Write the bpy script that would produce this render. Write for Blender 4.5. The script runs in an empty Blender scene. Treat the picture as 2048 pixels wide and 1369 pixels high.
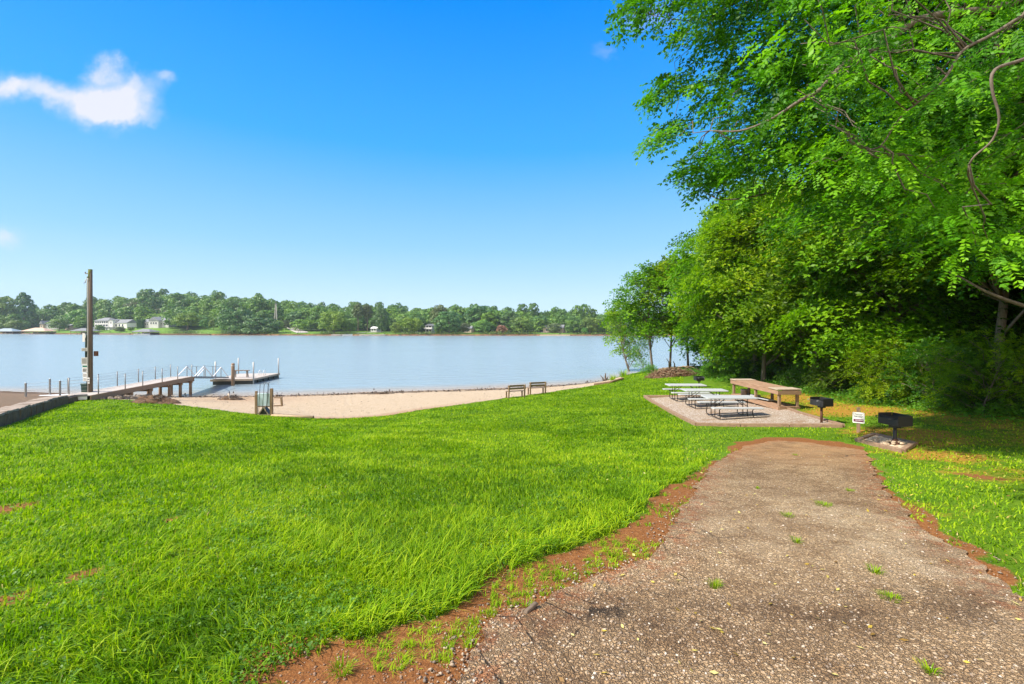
import bpy, math, random
import numpy as np
from mathutils import Vector, Matrix
random.seed(11)
RNG = np.random.default_rng(11)
R = math.radians
SC = bpy.context.scene
COL = SC.collection
F, HY, EYE = 910.0, 656.0, 5.2          # focal length (px of a 2048 px wide frame), horizon row, eye above the water

# ------------------------------------------------------------------ small numeric helpers
def hash2(ix, iy, seed=0):
    n = (ix.astype(np.int64) * 374761393 + iy.astype(np.int64) * 668265263 + seed * 982451653) & 0x7fffffff
    n = ((n ^ (n >> 13)) * 1274126177) & 0x7fffffff
    return ((n ^ (n >> 16)) & 0xffff) / 65535.0
def vnoise(x, y, seed=0):
    x = np.asarray(x, float); y = np.asarray(y, float)
    ix = np.floor(x); iy = np.floor(y); fx = x - ix; fy = y - iy
    fx = fx * fx * (3 - 2 * fx); fy = fy * fy * (3 - 2 * fy)
    a = hash2(ix, iy, seed); b = hash2(ix + 1, iy, seed); c = hash2(ix, iy + 1, seed); d = hash2(ix + 1, iy + 1, seed)
    return (a * (1 - fx) + b * fx) * (1 - fy) + (c * (1 - fx) + d * fx) * fy
def fbm(x, y, seed=0, octv=4):
    s = 0; a = .5; t = 0
    for k in range(octv):
        s = s + a * vnoise(np.asarray(x) * 2 ** k, np.asarray(y) * 2 ** k, seed + k); t += a; a *= .55
    return s / t
def sstep(a, b, x):
    t = np.clip((np.asarray(x, float) - a) / (b - a), 0, 1); return t * t * (3 - 2 * t)
def poly_sdf(poly, x, y):
    """signed distance to a closed polygon, negative inside"""
    x = np.asarray(x, float); y = np.asarray(y, float)
    d = np.full(x.shape, 1e18); ins = np.zeros(x.shape, bool)
    n = len(poly)
    for i in range(n):
        ax, ay = poly[i]; bx, by = poly[(i + 1) % n]
        ex, ey = bx - ax, by - ay; wx, wy = x - ax, y - ay
        t = np.clip((wx * ex + wy * ey) / (ex * ex + ey * ey + 1e-12), 0, 1)
        d = np.minimum(d, (wx - ex * t) ** 2 + (wy - ey * t) ** 2)
        c = ((ay > y) != (by > y)) & (x < (bx - ax) * (y - ay) / ((by - ay) if abs(by - ay) > 1e-12 else 1e-12) + ax)
        ins ^= c
    d = np.sqrt(d)
    return np.where(ins, -d, d)
def rot2(x, y, a): return x * math.cos(a) - y * math.sin(a), x * math.sin(a) + y * math.cos(a)
def nrm(v): return v / (np.linalg.norm(v, axis=-1, keepdims=True) + 1e-9)

# ------------------------------------------------------------------ the lie of the land (water level is z = 0)
def c_(px, py, drop):                      # control point: where a ground point of known depth below the eye stands
    Y = drop * F / (py - HY); return ((px - 1024) * Y / F, Y, EYE - drop)
CTRL = [(0, 0, 3.6), (-5, 0, 3.55), (5, 0, 3.62), (0, -6, 4.1), (-15, -6, 3.9), (12, -6, 4.2), (-30, -6, 3.6), (30, -6, 4.0),
        (0, -30, 6), (-40, -30, 5.5), (40, -30, 6), (-60, 0, 2.8), (60, 0, 3.6),
        (0, 5, 3.1), (0, 10, 2.4), (0, 15, 1.75), (0, 20, 1.2), (0, 25, .8), (0, 30, .48),
        (-4, 5, 3.15), (-8, 10, 2.55), (-12, 15, 1.9), (-16, 20, 1.35), (-20, 25, .95), (-9, 5, 3.1), (-14, 10, 2.4),
        (4, 5, 3.1), (6, 8, 2.7), (7.5, 12, 2.25), (8.5, 16, 1.9), (9, 20, 1.7), (9.5, 28, 1.45), (11, 38, 1.22), (11, 12, 2.4), (14, 10, 2.7),
        (14.6, 13, 2.6), (25, 15, 2.9), (40, 20, 3.1), (16, 24, 1.9), (16, 38, 1.5), (30, 40, 1.7), (16, 46, 1.2), (28, 52, .9), (45, 45, 1.6), (9, 3, 3.5), (13.0, 44.5, .95),
        c_(700, 838, 4.55), c_(520, 831, 4.48), c_(340, 808, 4.33), c_(187, 797, 4.18), c_(850, 820, 4.65), c_(1010, 797, 4.75), c_(1180, 773, 4.72),
        c_(1240, 758, 4.4), c_(0, 850, 3.45), (-30, 18, 1.5), (-34, 28, .75), (-45, 20, 1.3),
        (-41, 36.7, 0), (-26, 34, 0), (-20, 34.5, 0), (-12.9, 36.1, 0), (-3.1, 38.5, 0), (3.4, 40.8, 0), (8.4, 43.6, 0), (12.2, 49, 0), (18, 55, 0), (32, 60, 0),
        (-60, 37, 0), (-41, 45, -.8), (-20, 45, -.9), (0, 50, -.9), (12, 60, -1), (35, 75, -1.3), (-60, 60, -2), (0, 75, -2.2), (70, 80, -1.5), (70, 40, 2.4), (-20, 30.5, .42), (-8, 30, .4)]
CP = np.array(CTRL); _n = len(CP)
def _tps(r2): return np.where(r2 > 1e-9, .5 * r2 * np.log(r2 + 1e-12), 0)
_A = np.zeros((_n + 3, _n + 3)); _d = CP[:, None, :2] - CP[None, :, :2]
_A[:_n, :_n] = _tps((_d ** 2).sum(-1)) + np.eye(_n) * .6
_A[:_n, _n] = 1; _A[:_n, _n + 1:] = CP[:, :2]; _A[_n, :_n] = 1; _A[_n + 1:, :_n] = CP[:, :2].T
_W = np.linalg.solve(_A, np.r_[CP[:, 2], 0, 0, 0])
def hgt(x, y):
    x = np.asarray(x, float); y = np.asarray(y, float); s = x.shape
    xf, yf = x.ravel(), y.ravel(); out = np.empty(xf.shape)
    for i in range(0, len(xf), 40000):
        a, b = xf[i:i + 40000], yf[i:i + 40000]
        out[i:i + 40000] = _tps((a[:, None] - CP[:, 0]) ** 2 + (b[:, None] - CP[:, 1]) ** 2) @ _W[:_n] + _W[_n] + _W[_n + 1] * a + _W[_n + 2] * b
    out = out + .035 * (vnoise(xf * .7, yf * .7, 3) - .5) + .014 * (vnoise(xf * 2.3, yf * 2.3, 5) - .5)
    return out.reshape(s)
def hz(x, y): return float(hgt(np.array([x]), np.array([y]))[0])
_YS = np.concatenate([np.arange(1.0, 20, .04), np.arange(20, 70, .1)])
def gnd(px, py):                           # the ground point seen along one line of sight
    X = (px - 1024) * _YS / F; Z = EYE - (py - HY) * _YS / F
    k = np.argmax(Z <= hgt(X, _YS)); Y = _YS[k] if k > 0 else 60.0
    return ((px - 1024) * Y / F, float(Y))
def gnd3(px, py):
    x, y = gnd(px, py); return Vector((x, y, hz(x, y)))
def at(px, py, Y): return Vector(((px - 1024) * Y / F, Y, EYE - (py - HY) * Y / F))

# ------------------------------------------------------------------ objects and tags
def link(o, parent=None):
    COL.objects.link(o)
    if parent is not None: o.parent = parent
    return o
def tag(o, label=None, cat=None, group=None, kind=None):
    if label: o['label'] = label
    if cat: o['category'] = cat
    if group: o['group'] = group
    if kind: o['kind'] = kind
    return o
def thing(name, label, cat, loc=(0, 0, 0), rz=0, group=None):
    o = bpy.data.objects.new(name, None); o.empty_display_size = .2
    o.location = loc; o.rotation_euler = (0, 0, rz)
    link(o); return tag(o, label, cat, group)
def copy_tree(root, label=None, group=None):
    r = root.copy(); COL.objects.link(r)
    for ch in list(root.children):
        c = ch.copy(); COL.objects.link(c); c.parent = r
        for g in list(ch.children):
            d = g.copy(); COL.objects.link(d); d.parent = c
    if label: r['label'] = label
    if group: r['group'] = group
    return r
class MB:
    def __init__(s): s.v = []; s.f = []
    def add(s, vs, fs):
        b = len(s.v); s.v += [tuple(v) for v in vs]; s.f += [tuple(i + b for i in f) for f in fs]
    def box(s, c, size, rz=0, rx=0, ry=0, taper=1):
        m = Matrix.Translation(c) @ Matrix.Rotation(rz, 4, 'Z') @ Matrix.Rotation(ry, 4, 'Y') @ Matrix.Rotation(rx, 4, 'X')
        a, b, d = size[0] / 2, size[1] / 2, size[2] / 2
        vs = [m @ Vector((x * a * (taper if z > 0 else 1), y * b * (taper if z > 0 else 1), z * d)) for z in (-1, 1) for x, y in ((-1, -1), (1, -1), (1, 1), (-1, 1))]
        s.add(vs, [(3, 2, 1, 0), (4, 5, 6, 7), (0, 1, 5, 4), (1, 2, 6, 5), (2, 3, 7, 6), (3, 0, 4, 7)])
    def beam(s, p, q, w, hh, up=(0, 0, 1)):
        p, q = Vector(p), Vector(q); d = (q - p).normalized(); u = Vector(up); sd = d.cross(u)
        if sd.length < 1e-4: sd = d.cross(Vector((0, 1, 0)))
        sd.normalize(); u = sd.cross(d)
        vs = [e + sd * (i * w / 2) + u * (j * hh / 2) for e in (p, q) for i, j in ((-1, -1), (1, -1), (1, 1), (-1, 1))]
        s.add(vs, [(0, 1, 2, 3), (7, 6, 5, 4), (0, 4, 5, 1), (1, 5, 6, 2), (2, 6, 7, 3), (3, 7, 4, 0)])
    def tube(s, pts, rad, n=8, cap=True):
        pts = [Vector(p) for p in pts]; k = len(pts)
        if not hasattr(rad, '__len__'): rad = [rad] * k
        vs = []; ref = None
        for i, p in enumerate(pts):
            d = (pts[min(i + 1, k - 1)] - pts[max(i - 1, 0)]).normalized()
            if ref is None: ref = d.orthogonal().normalized()
            ref = (ref - d * ref.dot(d)).normalized(); b = d.cross(ref)
            for j in range(n):
                a = 2 * math.pi * j / n; vs.append(p + (ref * math.cos(a) + b * math.sin(a)) * rad[i])
        fs = [(i * n + j, i * n + (j + 1) % n, (i + 1) * n + (j + 1) % n, (i + 1) * n + j) for i in range(k - 1) for j in range(n)]
        if cap: fs += [tuple(range(n - 1, -1, -1)), tuple(range((k - 1) * n, k * n))]
        s.add(vs, fs)
    def rock(s, c, r, seed, sx=1, sy=1, sz=.7):
        rr = random.Random(seed); n, m = 7, 4; vs = []; 
        for i in range(m + 1):
            t = math.pi * i / m
            for j in range(n):
                a = 2 * math.pi * j / n + .3 * i; q = r * (1 + rr.uniform(-.25, .25))
                vs.append((c[0] + q * sx * math.sin(t) * math.cos(a), c[1] + q * sy * math.sin(t) * math.sin(a), c[2] + q * sz * math.cos(t)))
        fs = [(i * n + j, (i + 1) * n + j, (i + 1) * n + (j + 1) % n, i * n + (j + 1) % n) for i in range(m) for j in range(n)]
        s.add(vs, fs)
    def build(s, name, m, parent=None, smooth=False, bevel=0, loc=None, rz=0):
        me = bpy.data.meshes.new(name); me.from_pydata(s.v, [], s.f); me.materials.append(m); me.validate()
        if smooth: me.polygons.foreach_set('use_smooth', [True] * len(me.polygons))
        o = link(bpy.data.objects.new(name, me), parent)
        if bevel:
            b = o.modifiers.new('bevel', 'BEVEL'); b.width = bevel; b.segments = 1; b.limit_method = 'ANGLE'
        if loc is not None: o.location = loc
        if rz: o.rotation_euler[2] = rz
        return o
def np_mesh(name, V, Q, m, attrs=None, smooth=False, mats=None):
    """a mesh from arrays: V (n,3), Q (f,3) or (f,4)"""
    V = np.ascontiguousarray(V, np.float32).reshape(-1, 3); Q = np.ascontiguousarray(Q, np.int32); k = Q.shape[1]
    me = bpy.data.meshes.new(name); me.vertices.add(len(V)); me.vertices.foreach_set('co', V.ravel())
    me.loops.add(Q.size); me.loops.foreach_set('vertex_index', Q.ravel())
    me.polygons.add(len(Q)); me.polygons.foreach_set('loop_start', np.arange(0, Q.size, k, dtype=np.int32))
    try: me.polygons.foreach_set('loop_total', np.full(len(Q), k, np.int32))
    except Exception: pass
    for a, vals in (attrs or {}).items():
        at_ = me.attributes.new(a, 'FLOAT', 'POINT'); at_.data.foreach_set('value', np.ascontiguousarray(vals, np.float32))
    me.update(calc_edges=True); me.materials.append(m)
    if smooth: me.polygons.foreach_set('use_smooth', np.ones(len(Q), bool))
    return me
def np_obj(name, *a, parent=None, **k): return link(bpy.data.objects.new(name, np_mesh(name, *a, **k)), parent)

def march(name, xs, ys, sdf, zf, m, attrs=None):
    """sheet of the grid cells where sdf < 0, cut along the zero line (marching squares)"""
    X, Y = np.meshgrid(xs, ys, indexing='ij'); S = sdf(X, Y); nx, ny = X.shape
    vid = {}; vs = []; fs = []
    def gv(i, j):
        k = (i, j)
        if k not in vid: vid[k] = len(vs); vs.append((X[i, j], Y[i, j]))
        return vid[k]
    def ev(i, j, p, q):
        k = (i, j, p, q) if (i, j) < (p, q) else (p, q, i, j)
        if k not in vid:
            a, b = S[i, j], S[p, q]; t = a / (a - b); vid[k] = len(vs)
            vs.append((X[i, j] + t * (X[p, q] - X[i, j]), Y[i, j] + t * (Y[p, q] - Y[i, j])))
        return vid[k]
    inside = S < 0
    cnt = inside[:-1, :-1].astype(int) + inside[1:, :-1] + inside[:-1, 1:] + inside[1:, 1:]
    for i, j in np.argwhere(cnt > 0):
        c = [(i, j), (i + 1, j), (i + 1, j + 1), (i, j + 1)]
        if cnt[i, j] == 4: fs.append(tuple(gv(*q) for q in c)); continue
        poly = []
        for k in range(4):
            a, b = c[k], c[(k + 1) % 4]
            if inside[a]: poly.append(gv(*a))
            if inside[a] != inside[b]: poly.append(ev(*a, *b))
        if len(poly) >= 3: fs.append(tuple(poly))
    P = np.array(vs); Z = zf(P[:, 0], P[:, 1])
    me = bpy.data.meshes.new(name); me.from_pydata(np.c_[P, Z].tolist(), [], fs); me.materials.append(m)
    for a, fn in (attrs or {}).items():
        t = me.attributes.new(a, 'FLOAT', 'POINT'); t.data.foreach_set('value', np.ascontiguousarray(fn(P[:, 0], P[:, 1]), np.float32))
    me.polygons.foreach_set('use_smooth', [True] * len(me.polygons)); me.update()
    return link(bpy.data.objects.new(name, me))
# ------------------------------------------------------------------ materials
def _mat(name):
    m = bpy.data.materials.new(name); m.use_nodes = True; nt = m.node_tree; nt.nodes.clear()
    out = nt.nodes.new('ShaderNodeOutputMaterial'); return m, nt, out
def N(nt, typ, **k):
    n = nt.nodes.new(typ)
    for a, v in k.items():
        if a.startswith('i_'): n.inputs[int(a[2:])].default_value = v
        else: setattr(n, a, v)
    return n
def L(nt, a, b): nt.links.new(a, b)
def ramp(nt, fac, stops):
    r = N(nt, 'ShaderNodeValToRGB'); e = r.color_ramp.elements
    while len(e) < len(stops): e.new(.5)
    for q, (p, c) in zip(e, stops): q.position = p; q.color = (*c, 1) if len(c) == 3 else c
    L(nt, fac, r.inputs[0]); return r.outputs[0]
def noise(nt, vec, scale, detail=4, rough=.55, dist=0):
    n = N(nt, 'ShaderNodeTexNoise'); n.inputs['Scale'].default_value = scale; n.inputs['Detail'].default_value = detail
    n.inputs['Roughness'].default_value = rough; n.inputs['Distortion'].default_value = dist
    if vec is not None: L(nt, vec, n.inputs['Vector'])
    return n.outputs[0]
def voro(nt, vec, scale, feature='F1', rnd=1):
    n = N(nt, 'ShaderNodeTexVoronoi', feature=feature); n.inputs['Scale'].default_value = scale; n.inputs['Randomness'].default_value = rnd
    L(nt, vec, n.inputs['Vector']); return n
def mix(nt, fac, a, b, mode='MIX'):
    n = N(nt, 'ShaderNodeMix', data_type='RGBA', blend_type=mode)
    for s, v in ((n.inputs[0], fac), (n.inputs[6], a), (n.inputs[7], b)):
        if isinstance(v, (int, float)): s.default_value = v
        elif isinstance(v, tuple): s.default_value = (*v, 1) if len(v) == 3 else v
        else: L(nt, v, s)
    return n.outputs[2]
def math_(nt, op, a, b=0.0, clamp=False):
    n = N(nt, 'ShaderNodeMath', operation=op, use_clamp=clamp)
    for s, v in ((n.inputs[0], a), (n.inputs[1], b)):
        if isinstance(v, (int, float)): s.default_value = v
        else: L(nt, v, s)
    return n.outputs[0]
def attr(nt, name): return N(nt, 'ShaderNodeAttribute', attribute_name=name).outputs['Fac']
def objv(nt, scale=(1, 1, 1), geo=False):
    if geo: src = N(nt, 'ShaderNodeNewGeometry').outputs['Position']
    else: src = N(nt, 'ShaderNodeTexCoord').outputs['Object']
    mp = N(nt, 'ShaderNodeMapping'); mp.inputs['Scale'].default_value = scale; L(nt, src, mp.inputs[0]); return mp.outputs[0]
def bump(nt, h_, strength=.3, dist=.02, nor=None):
    b = N(nt, 'ShaderNodeBump'); b.inputs['Strength'].default_value = strength; b.inputs['Distance'].default_value = dist
    L(nt, h_, b.inputs['Height'])
    if nor is not None: L(nt, nor, b.inputs['Normal'])
    return b.outputs[0]
def prin(nt, out, col, rough=.6, metal=0, spec=.5, nor=None):
    p = N(nt, 'ShaderNodeBsdfPrincipled')
    for k, v in (('Base Color', col), ('Roughness', rough), ('Metallic', metal), ('Specular IOR Level', spec)):
        if isinstance(v, tuple): p.inputs[k].default_value = (*v, 1)
        elif isinstance(v, (int, float)): p.inputs[k].default_value = v
        else: L(nt, v, p.inputs[k])
    if nor is not None: L(nt, nor, p.inputs['Normal'])
    if out is not None: L(nt, p.outputs[0], out.inputs[0])
    return p.outputs[0]
def plain(name, c1, c2=None, rough=.6, scale=5, stretch=(1, 1, 1), metal=0, bmp=.15, spec=.4, bd=.01):
    m, nt, out = _mat(name); v = objv(nt, stretch)
    n1 = noise(nt, v, scale, 6, .62); n2 = noise(nt, v, scale * 5.3, 3)
    c2 = c2 or tuple(x * .6 for x in c1)
    f = math_(nt, 'ADD', math_(nt, 'MULTIPLY', n1, .7), math_(nt, 'MULTIPLY', n2, .3))
    col = ramp(nt, f, [(.3, c2), (.68, c1)])
    prin(nt, out, col, rough, metal, spec, bump(nt, f, bmp, bd)); return m
def leafmat(name, dark, mid, light, trans=.4, hue=.02, rough=.5, tb=1.5, spec=.35):
    m, nt, out = _mat(name); a = attr(nt, 'var')
    col = ramp(nt, a, [(0.05, dark), (.5, mid), (.95, light)])
    oi = N(nt, 'ShaderNodeObjectInfo'); hs = N(nt, 'ShaderNodeHueSaturation')
    L(nt, col, hs.inputs['Color'])
    L(nt, math_(nt, 'ADD', math_(nt, 'MULTIPLY', oi.outputs['Random'], hue * 2), .5 - hue), hs.inputs['Hue'])
    L(nt, math_(nt, 'ADD', math_(nt, 'MULTIPLY', oi.outputs['Random'], .3), .85), hs.inputs['Value'])
    c = hs.outputs[0]; p = prin(nt, None, c, rough, 0, spec)
    t = N(nt, 'ShaderNodeBsdfTranslucent'); L(nt, mix(nt, 1.0, c, (tb, tb * 1.1, tb * .5), 'MULTIPLY'), t.inputs[0])
    ms = N(nt, 'ShaderNodeMixShader'); ms.inputs[0].default_value = trans; L(nt, p, ms.inputs[1]); L(nt, t.outputs[0], ms.inputs[2]); L(nt, ms.outputs[0], out.inputs[0])
    return m

def ground_mat():
    m, nt, out = _mat('ground_soil'); v = objv(nt)
    big = noise(nt, v, .35, 3); mid_ = noise(nt, v, 2.2, 5); fine = noise(nt, v, 22, 6, .7); vf = noise(nt, v, 90, 3)
    g = ramp(nt, math_(nt, 'ADD', math_(nt, 'MULTIPLY', fine, .6), math_(nt, 'MULTIPLY', mid_, .4)), [(.3, (.035, .075, .003)), (.5, (.085, .165, .005)), (.7, (.14, .22, .008))])
    g = mix(nt, ramp(nt, big, [(.4, (0, 0, 0)), (.7, (.5, .5, .5))]), g, (.11, .22, .01))
    d = ramp(nt, math_(nt, 'ADD', math_(nt, 'MULTIPLY', fine, .55), math_(nt, 'MULTIPLY', vf, .45)), [(.3, (.085, .032, .011)), (.5, (.21, .082, .025)), (.68, (.35, .175, .065))])
    straw = ramp(nt, fine, [(.3, (.19, .080, .012)), (.6, (.47, .22, .04))])
    duff = ramp(nt, fine, [(.3, (.035, .02, .01)), (.65, (.16, .085, .04))])
    jit = math_(nt, 'MULTIPLY', math_(nt, 'SUBTRACT', math_(nt, 'ADD', math_(nt, 'MULTIPLY', mid_, .5), math_(nt, 'MULTIPLY', fine, .5)), .5), 1.6)
    def soft(a, w=.16):
        return math_(nt, 'ADD', math_(nt, 'DIVIDE', math_(nt, 'SUBTRACT', math_(nt, 'ADD', a, jit), .5), w), .5, True)
    c = mix(nt, math_(nt, 'MULTIPLY', soft(attr(nt, 'dry'), .25), .8), g, straw)
    c = mix(nt, soft(attr(nt, 'litter')), c, duff)
    c = mix(nt, soft(attr(nt, 'dirt')), c, d)
    prin(nt, out, c, .9, 0, .15, bump(nt, math_(nt, 'ADD', fine, math_(nt, 'MULTIPLY', vf, .5)), .7, .03)); return m

def asphalt_mat():
    m, nt, out = _mat('worn_asphalt'); v = objv(nt)
    wob = N(nt, 'ShaderNodeVectorMath', operation='ADD'); L(nt, v, wob.inputs[0])
    nn = N(nt, 'ShaderNodeTexNoise'); nn.inputs['Scale'].default_value = 40; L(nt, v, nn.inputs['Vector'])
    sc = N(nt, 'ShaderNodeVectorMath', operation='SCALE'); sc.inputs[3].default_value = .012; L(nt, nn.outputs[1], sc.inputs[0]); L(nt, sc.outputs[0], wob.inputs[1])
    vv = wob.outputs[0]
    big = noise(nt, v, .8, 4, .6); med = noise(nt, v, 4, 5, .65)
    def stones(scale, lo, hi, seed):
        a = voro(nt, vv, scale); e = voro(nt, vv, scale, 'DISTANCE_TO_EDGE')
        sep = N(nt, 'ShaderNodeSeparateColor'); L(nt, a.outputs['Color'], sep.inputs[0])
        mask = ramp(nt, e.outputs['Distance'], [(lo, (0, 0, 0)), (hi, (1, 1, 1))])
        col = ramp(nt, sep.outputs[0], [(0, (.20, .145, .09)), (.35, (.34, .25, .155)), (.75, (.48, .36, .23)), (.93, (.52, .43, .32)), (1, (.64, .55, .42))])
        return mask, col, sep.outputs[1], e.outputs['Distance']
    m1, c1, s1, e1 = stones(42, .06, .16, 0)
    m2, c2, s2, e2 = stones(95, .05, .2, 1)
    binder = ramp(nt, noise(nt, v, 160, 3), [(.3, (.050, .036, .024)), (.7, (.20, .142, .088))])
    base = mix(nt, m2, binder, mix(nt, .35, c2, (.24, .17, .10)))
    pick = ramp(nt, s1, [(.20, (0, 0, 0)), (.30, (1, 1, 1))])
    f1 = math_(nt, 'MULTIPLY', m1, pick)
    c = mix(nt, f1, base, c1)
    # wear: sandy end, red dust along the edge, pale weathered streaks; then darker blotches and a darker band
    c = mix(nt, ramp(nt, big, [(.42, (0, 0, 0)), (.62, (.55, .55, .55))]), c, mix(nt, 1.0, c, (.62, .56, .52), 'MULTIPLY'))
    c = mix(nt, math_(nt, 'MULTIPLY', attr(nt, 'pale'), ramp(nt, med, [(.35, (0, 0, 0)), (.6, (.75, .75, .75))])), c, mix(nt, .6, c, (.46, .41, .33)))
    c = mix(nt, math_(nt, 'MULTIPLY', attr(nt, 'sandy'), ramp(nt, med, [(.25, (.15, .15, .15)), (.6, (.85, .85, .85))])), c, ramp(nt, noise(nt, v, 60, 4, .7), [(.3, (.17, .095, .045)), (.7, (.50, .33, .18))]))
    c = mix(nt, math_(nt, 'MULTIPLY', attr(nt, 'edge'), ramp(nt, noise(nt, v, 7, 6, .75), [(.46, (0, 0, 0)), (.58, (.9, .9, .9))])), c, ramp(nt, noise(nt, v, 50, 3), [(.3, (.16, .05, .018)), (.7, (.36, .13, .05))]))
    cr = voro(nt, objv(nt, (.9, .55, 1)), 1.1, 'DISTANCE_TO_EDGE')
    crm = ramp(nt, math_(nt, 'ADD', cr.outputs['Distance'], math_(nt, 'MULTIPLY', math_(nt, 'SUBTRACT', noise(nt, v, 9, 4), .5), .09)), [(.002, (.8, .8, .8)), (.007, (0, 0, 0))])
    crm = math_(nt, 'MULTIPLY', crm, ramp(nt, noise(nt, v, .7, 2), [(.55, (0, 0, 0)), (.68, (1, 1, 1))]))
    c = mix(nt, crm, c, (.012, .01, .009))
    c2_ = voro(nt, objv(nt, (1, .7, 1)), 3.6, 'DISTANCE_TO_EDGE')
    cr2 = ramp(nt, math_(nt, 'ADD', c2_.outputs['Distance'], math_(nt, 'MULTIPLY', math_(nt, 'SUBTRACT', noise(nt, v, 14, 4), .5), .12)), [(.004, (.9, .9, .9)), (.02, (0, 0, 0))])
    cr2 = math_(nt, 'MULTIPLY', cr2, math_(nt, 'MULTIPLY', attr(nt, 'crack'), ramp(nt, noise(nt, v, 1.6, 3), [(.42, (0, 0, 0)), (.55, (1, 1, 1))])))
    c = mix(nt, cr2, c, (.02, .014, .010)); crm = math_(nt, 'MAXIMUM', crm, cr2)
    c = mix(nt, math_(nt, 'MULTIPLY', attr(nt, 'darkened'), ramp(nt, med, [(.38, (0, 0, 0)), (.58, (.7, .7, .7))])), c, mix(nt, 1.0, c, (.42, .38, .36), 'MULTIPLY'))  # darkens a band across the near path and one patch beyond
    hh = math_(nt, 'ADD', math_(nt, 'MULTIPLY', math_(nt, 'MINIMUM', e1, .22), math_(nt, 'MULTIPLY', pick, 3)), math_(nt, 'MULTIPLY', math_(nt, 'MINIMUM', e2, .25), 1.2))
    hh = math_(nt, 'SUBTRACT', hh, math_(nt, 'MULTIPLY', crm, 1.5))
    c = mix(nt, ramp(nt, noise(nt, v, 2.1, 6, .7), [(.46, (0, 0, 0)), (.60, (.75, .75, .75))]), c, mix(nt, 1.0, c, (.66, .60, .54), 'MULTIPLY'))   # worn, stained areas
    c = mix(nt, 1.0, c, (1.42, 1.30, 1.13), 'MULTIPLY')
    prin(nt, out, c, .82, 0, .3, bump(nt, hh, 1.0, .02)); return m

def sand_mat(name, a, b, c3, sc=1.0):
    m, nt, out = _mat(name); v = objv(nt)
    n1 = noise(nt, v, 1.1 * sc, 4); n2 = noise(nt, v, 14 * sc, 6, .7); n3 = noise(nt, v, 70 * sc, 3)
    f = math_(nt, 'ADD', math_(nt, 'MULTIPLY', n2, .55), math_(nt, 'MULTIPLY', n3, .45))
    c = ramp(nt, f, [(.28, a), (.5, b), (.7, c3)])
    wet = attr(nt, 'wet')
    c = mix(nt, wet, c, mix(nt, 1.0, c, (.42, .36, .30), 'MULTIPLY'))
    or_ = attr(nt, 'rust')
    c = mix(nt, math_(nt, 'MULTIPLY', or_, ramp(nt, n2, [(.35, (0, 0, 0)), (.6, (.85, .85, .85))])), c, (.36, .15, .055))
    n4 = noise(nt, objv(nt, (1, 2.2, 1)), 2.6 * sc, 5, .7)
    c = mix(nt, ramp(nt, n4, [(.50, (0, 0, 0)), (.68, (.7, .7, .7))]), c, mix(nt, 1.0, c, (.80, .72, .62), 'MULTIPLY'))
    spk = voro(nt, v, 5 * sc); c = mix(nt, ramp(nt, spk.outputs['Distance'], [(.04, (.5, .5, .5)), (.11, (0, 0, 0))]), c, (.16, .09, .05))
    prin(nt, out, c, .88, 0, .2, bump(nt, math_(nt, 'ADD', n2, math_(nt, 'MULTIPLY', n4, 2.5)), .9, .10)); return m

def stones_mat(name, scale, stops, edge=(.05, .04, .035)):
    m, nt, out = _mat(name); v = objv(nt); a = voro(nt, v, scale); e = voro(nt, v, scale, 'DISTANCE_TO_EDGE')
    sep = N(nt, 'ShaderNodeSeparateColor'); L(nt, a.outputs['Color'], sep.inputs[0])
    c = ramp(nt, sep.outputs[0], stops)
    big = noise(nt, v, 1.3, 5, .65)
    c = mix(nt, ramp(nt, big, [(.56, (0, 0, 0)), (.68, (.8, .8, .8))]), c, (.26, .145, .07))
    c = mix(nt, ramp(nt, e.outputs['Distance'], [(.02, (1, 1, 1)), (.12, (0, 0, 0))]), c, edge)
    prin(nt, out, c, .8, 0, .3, bump(nt, math_(nt, 'MINIMUM', e.outputs['Distance'], .3), .9, .03)); return m

def water_mat():
    m, nt, out = _mat('lake_water')
    v1 = objv(nt, (.35, 1, 1), True); v2 = objv(nt, (.7, 1, 1), True)
    n1 = noise(nt, v1, 1.1, 4, .55); n2 = noise(nt, v2, 5.5, 3, .55, .4); n3 = noise(nt, objv(nt, (.12, .3, 1), True), .25, 3)
    hsum = math_(nt, 'ADD', math_(nt, 'MULTIPLY', n1, 1.0), math_(nt, 'MULTIPLY', n2, .34))
    amp = ramp(nt, n3, [(.3, (.45, .45, .45)), (.7, (1, 1, 1))])
    b = N(nt, 'ShaderNodeBump'); b.inputs['Distance'].default_value = .30; L(nt, hsum, b.inputs['Height']); L(nt, math_(nt, 'MULTIPLY', amp, .6), b.inputs['Strength'])
    gx = N(nt, 'ShaderNodeNewGeometry'); sp = N(nt, 'ShaderNodeSeparateXYZ'); L(nt, gx.outputs['Position'], sp.inputs[0])
    # shallow water over sand is browner and lighter
    c = mix(nt, attr(nt, 'shallow'), (.245, .31, .34), (.36, .28, .20))
    p = prin(nt, None, c, .20, 0, .5, b.outputs[0]); nt.nodes[-1]
    for n in nt.nodes:
        if n.type == 'BSDF_PRINCIPLED': n.inputs['IOR'].default_value = 1.33
    L(nt, p, out.inputs[0]); return m

def hill_mat():
    m, nt, out = _mat('hill_grass'); v = objv(nt); n = noise(nt, v, .09, 5, .6); n2 = noise(nt, v, .5, 4)
    lawn = ramp(nt, n2, [(.3, (.07, .16, .02)), (.7, (.15, .26, .035))])
    c = mix(nt, attr(nt, 'woods'), lawn, (.03, .05, .015))
    c = mix(nt, attr(nt, 'bank'), c, ramp(nt, n2, [(.35, (.045, .028, .018)), (.65, (.24, .11, .055))]))
    prin(nt, out, c, .95, 0, .1); return m

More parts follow.
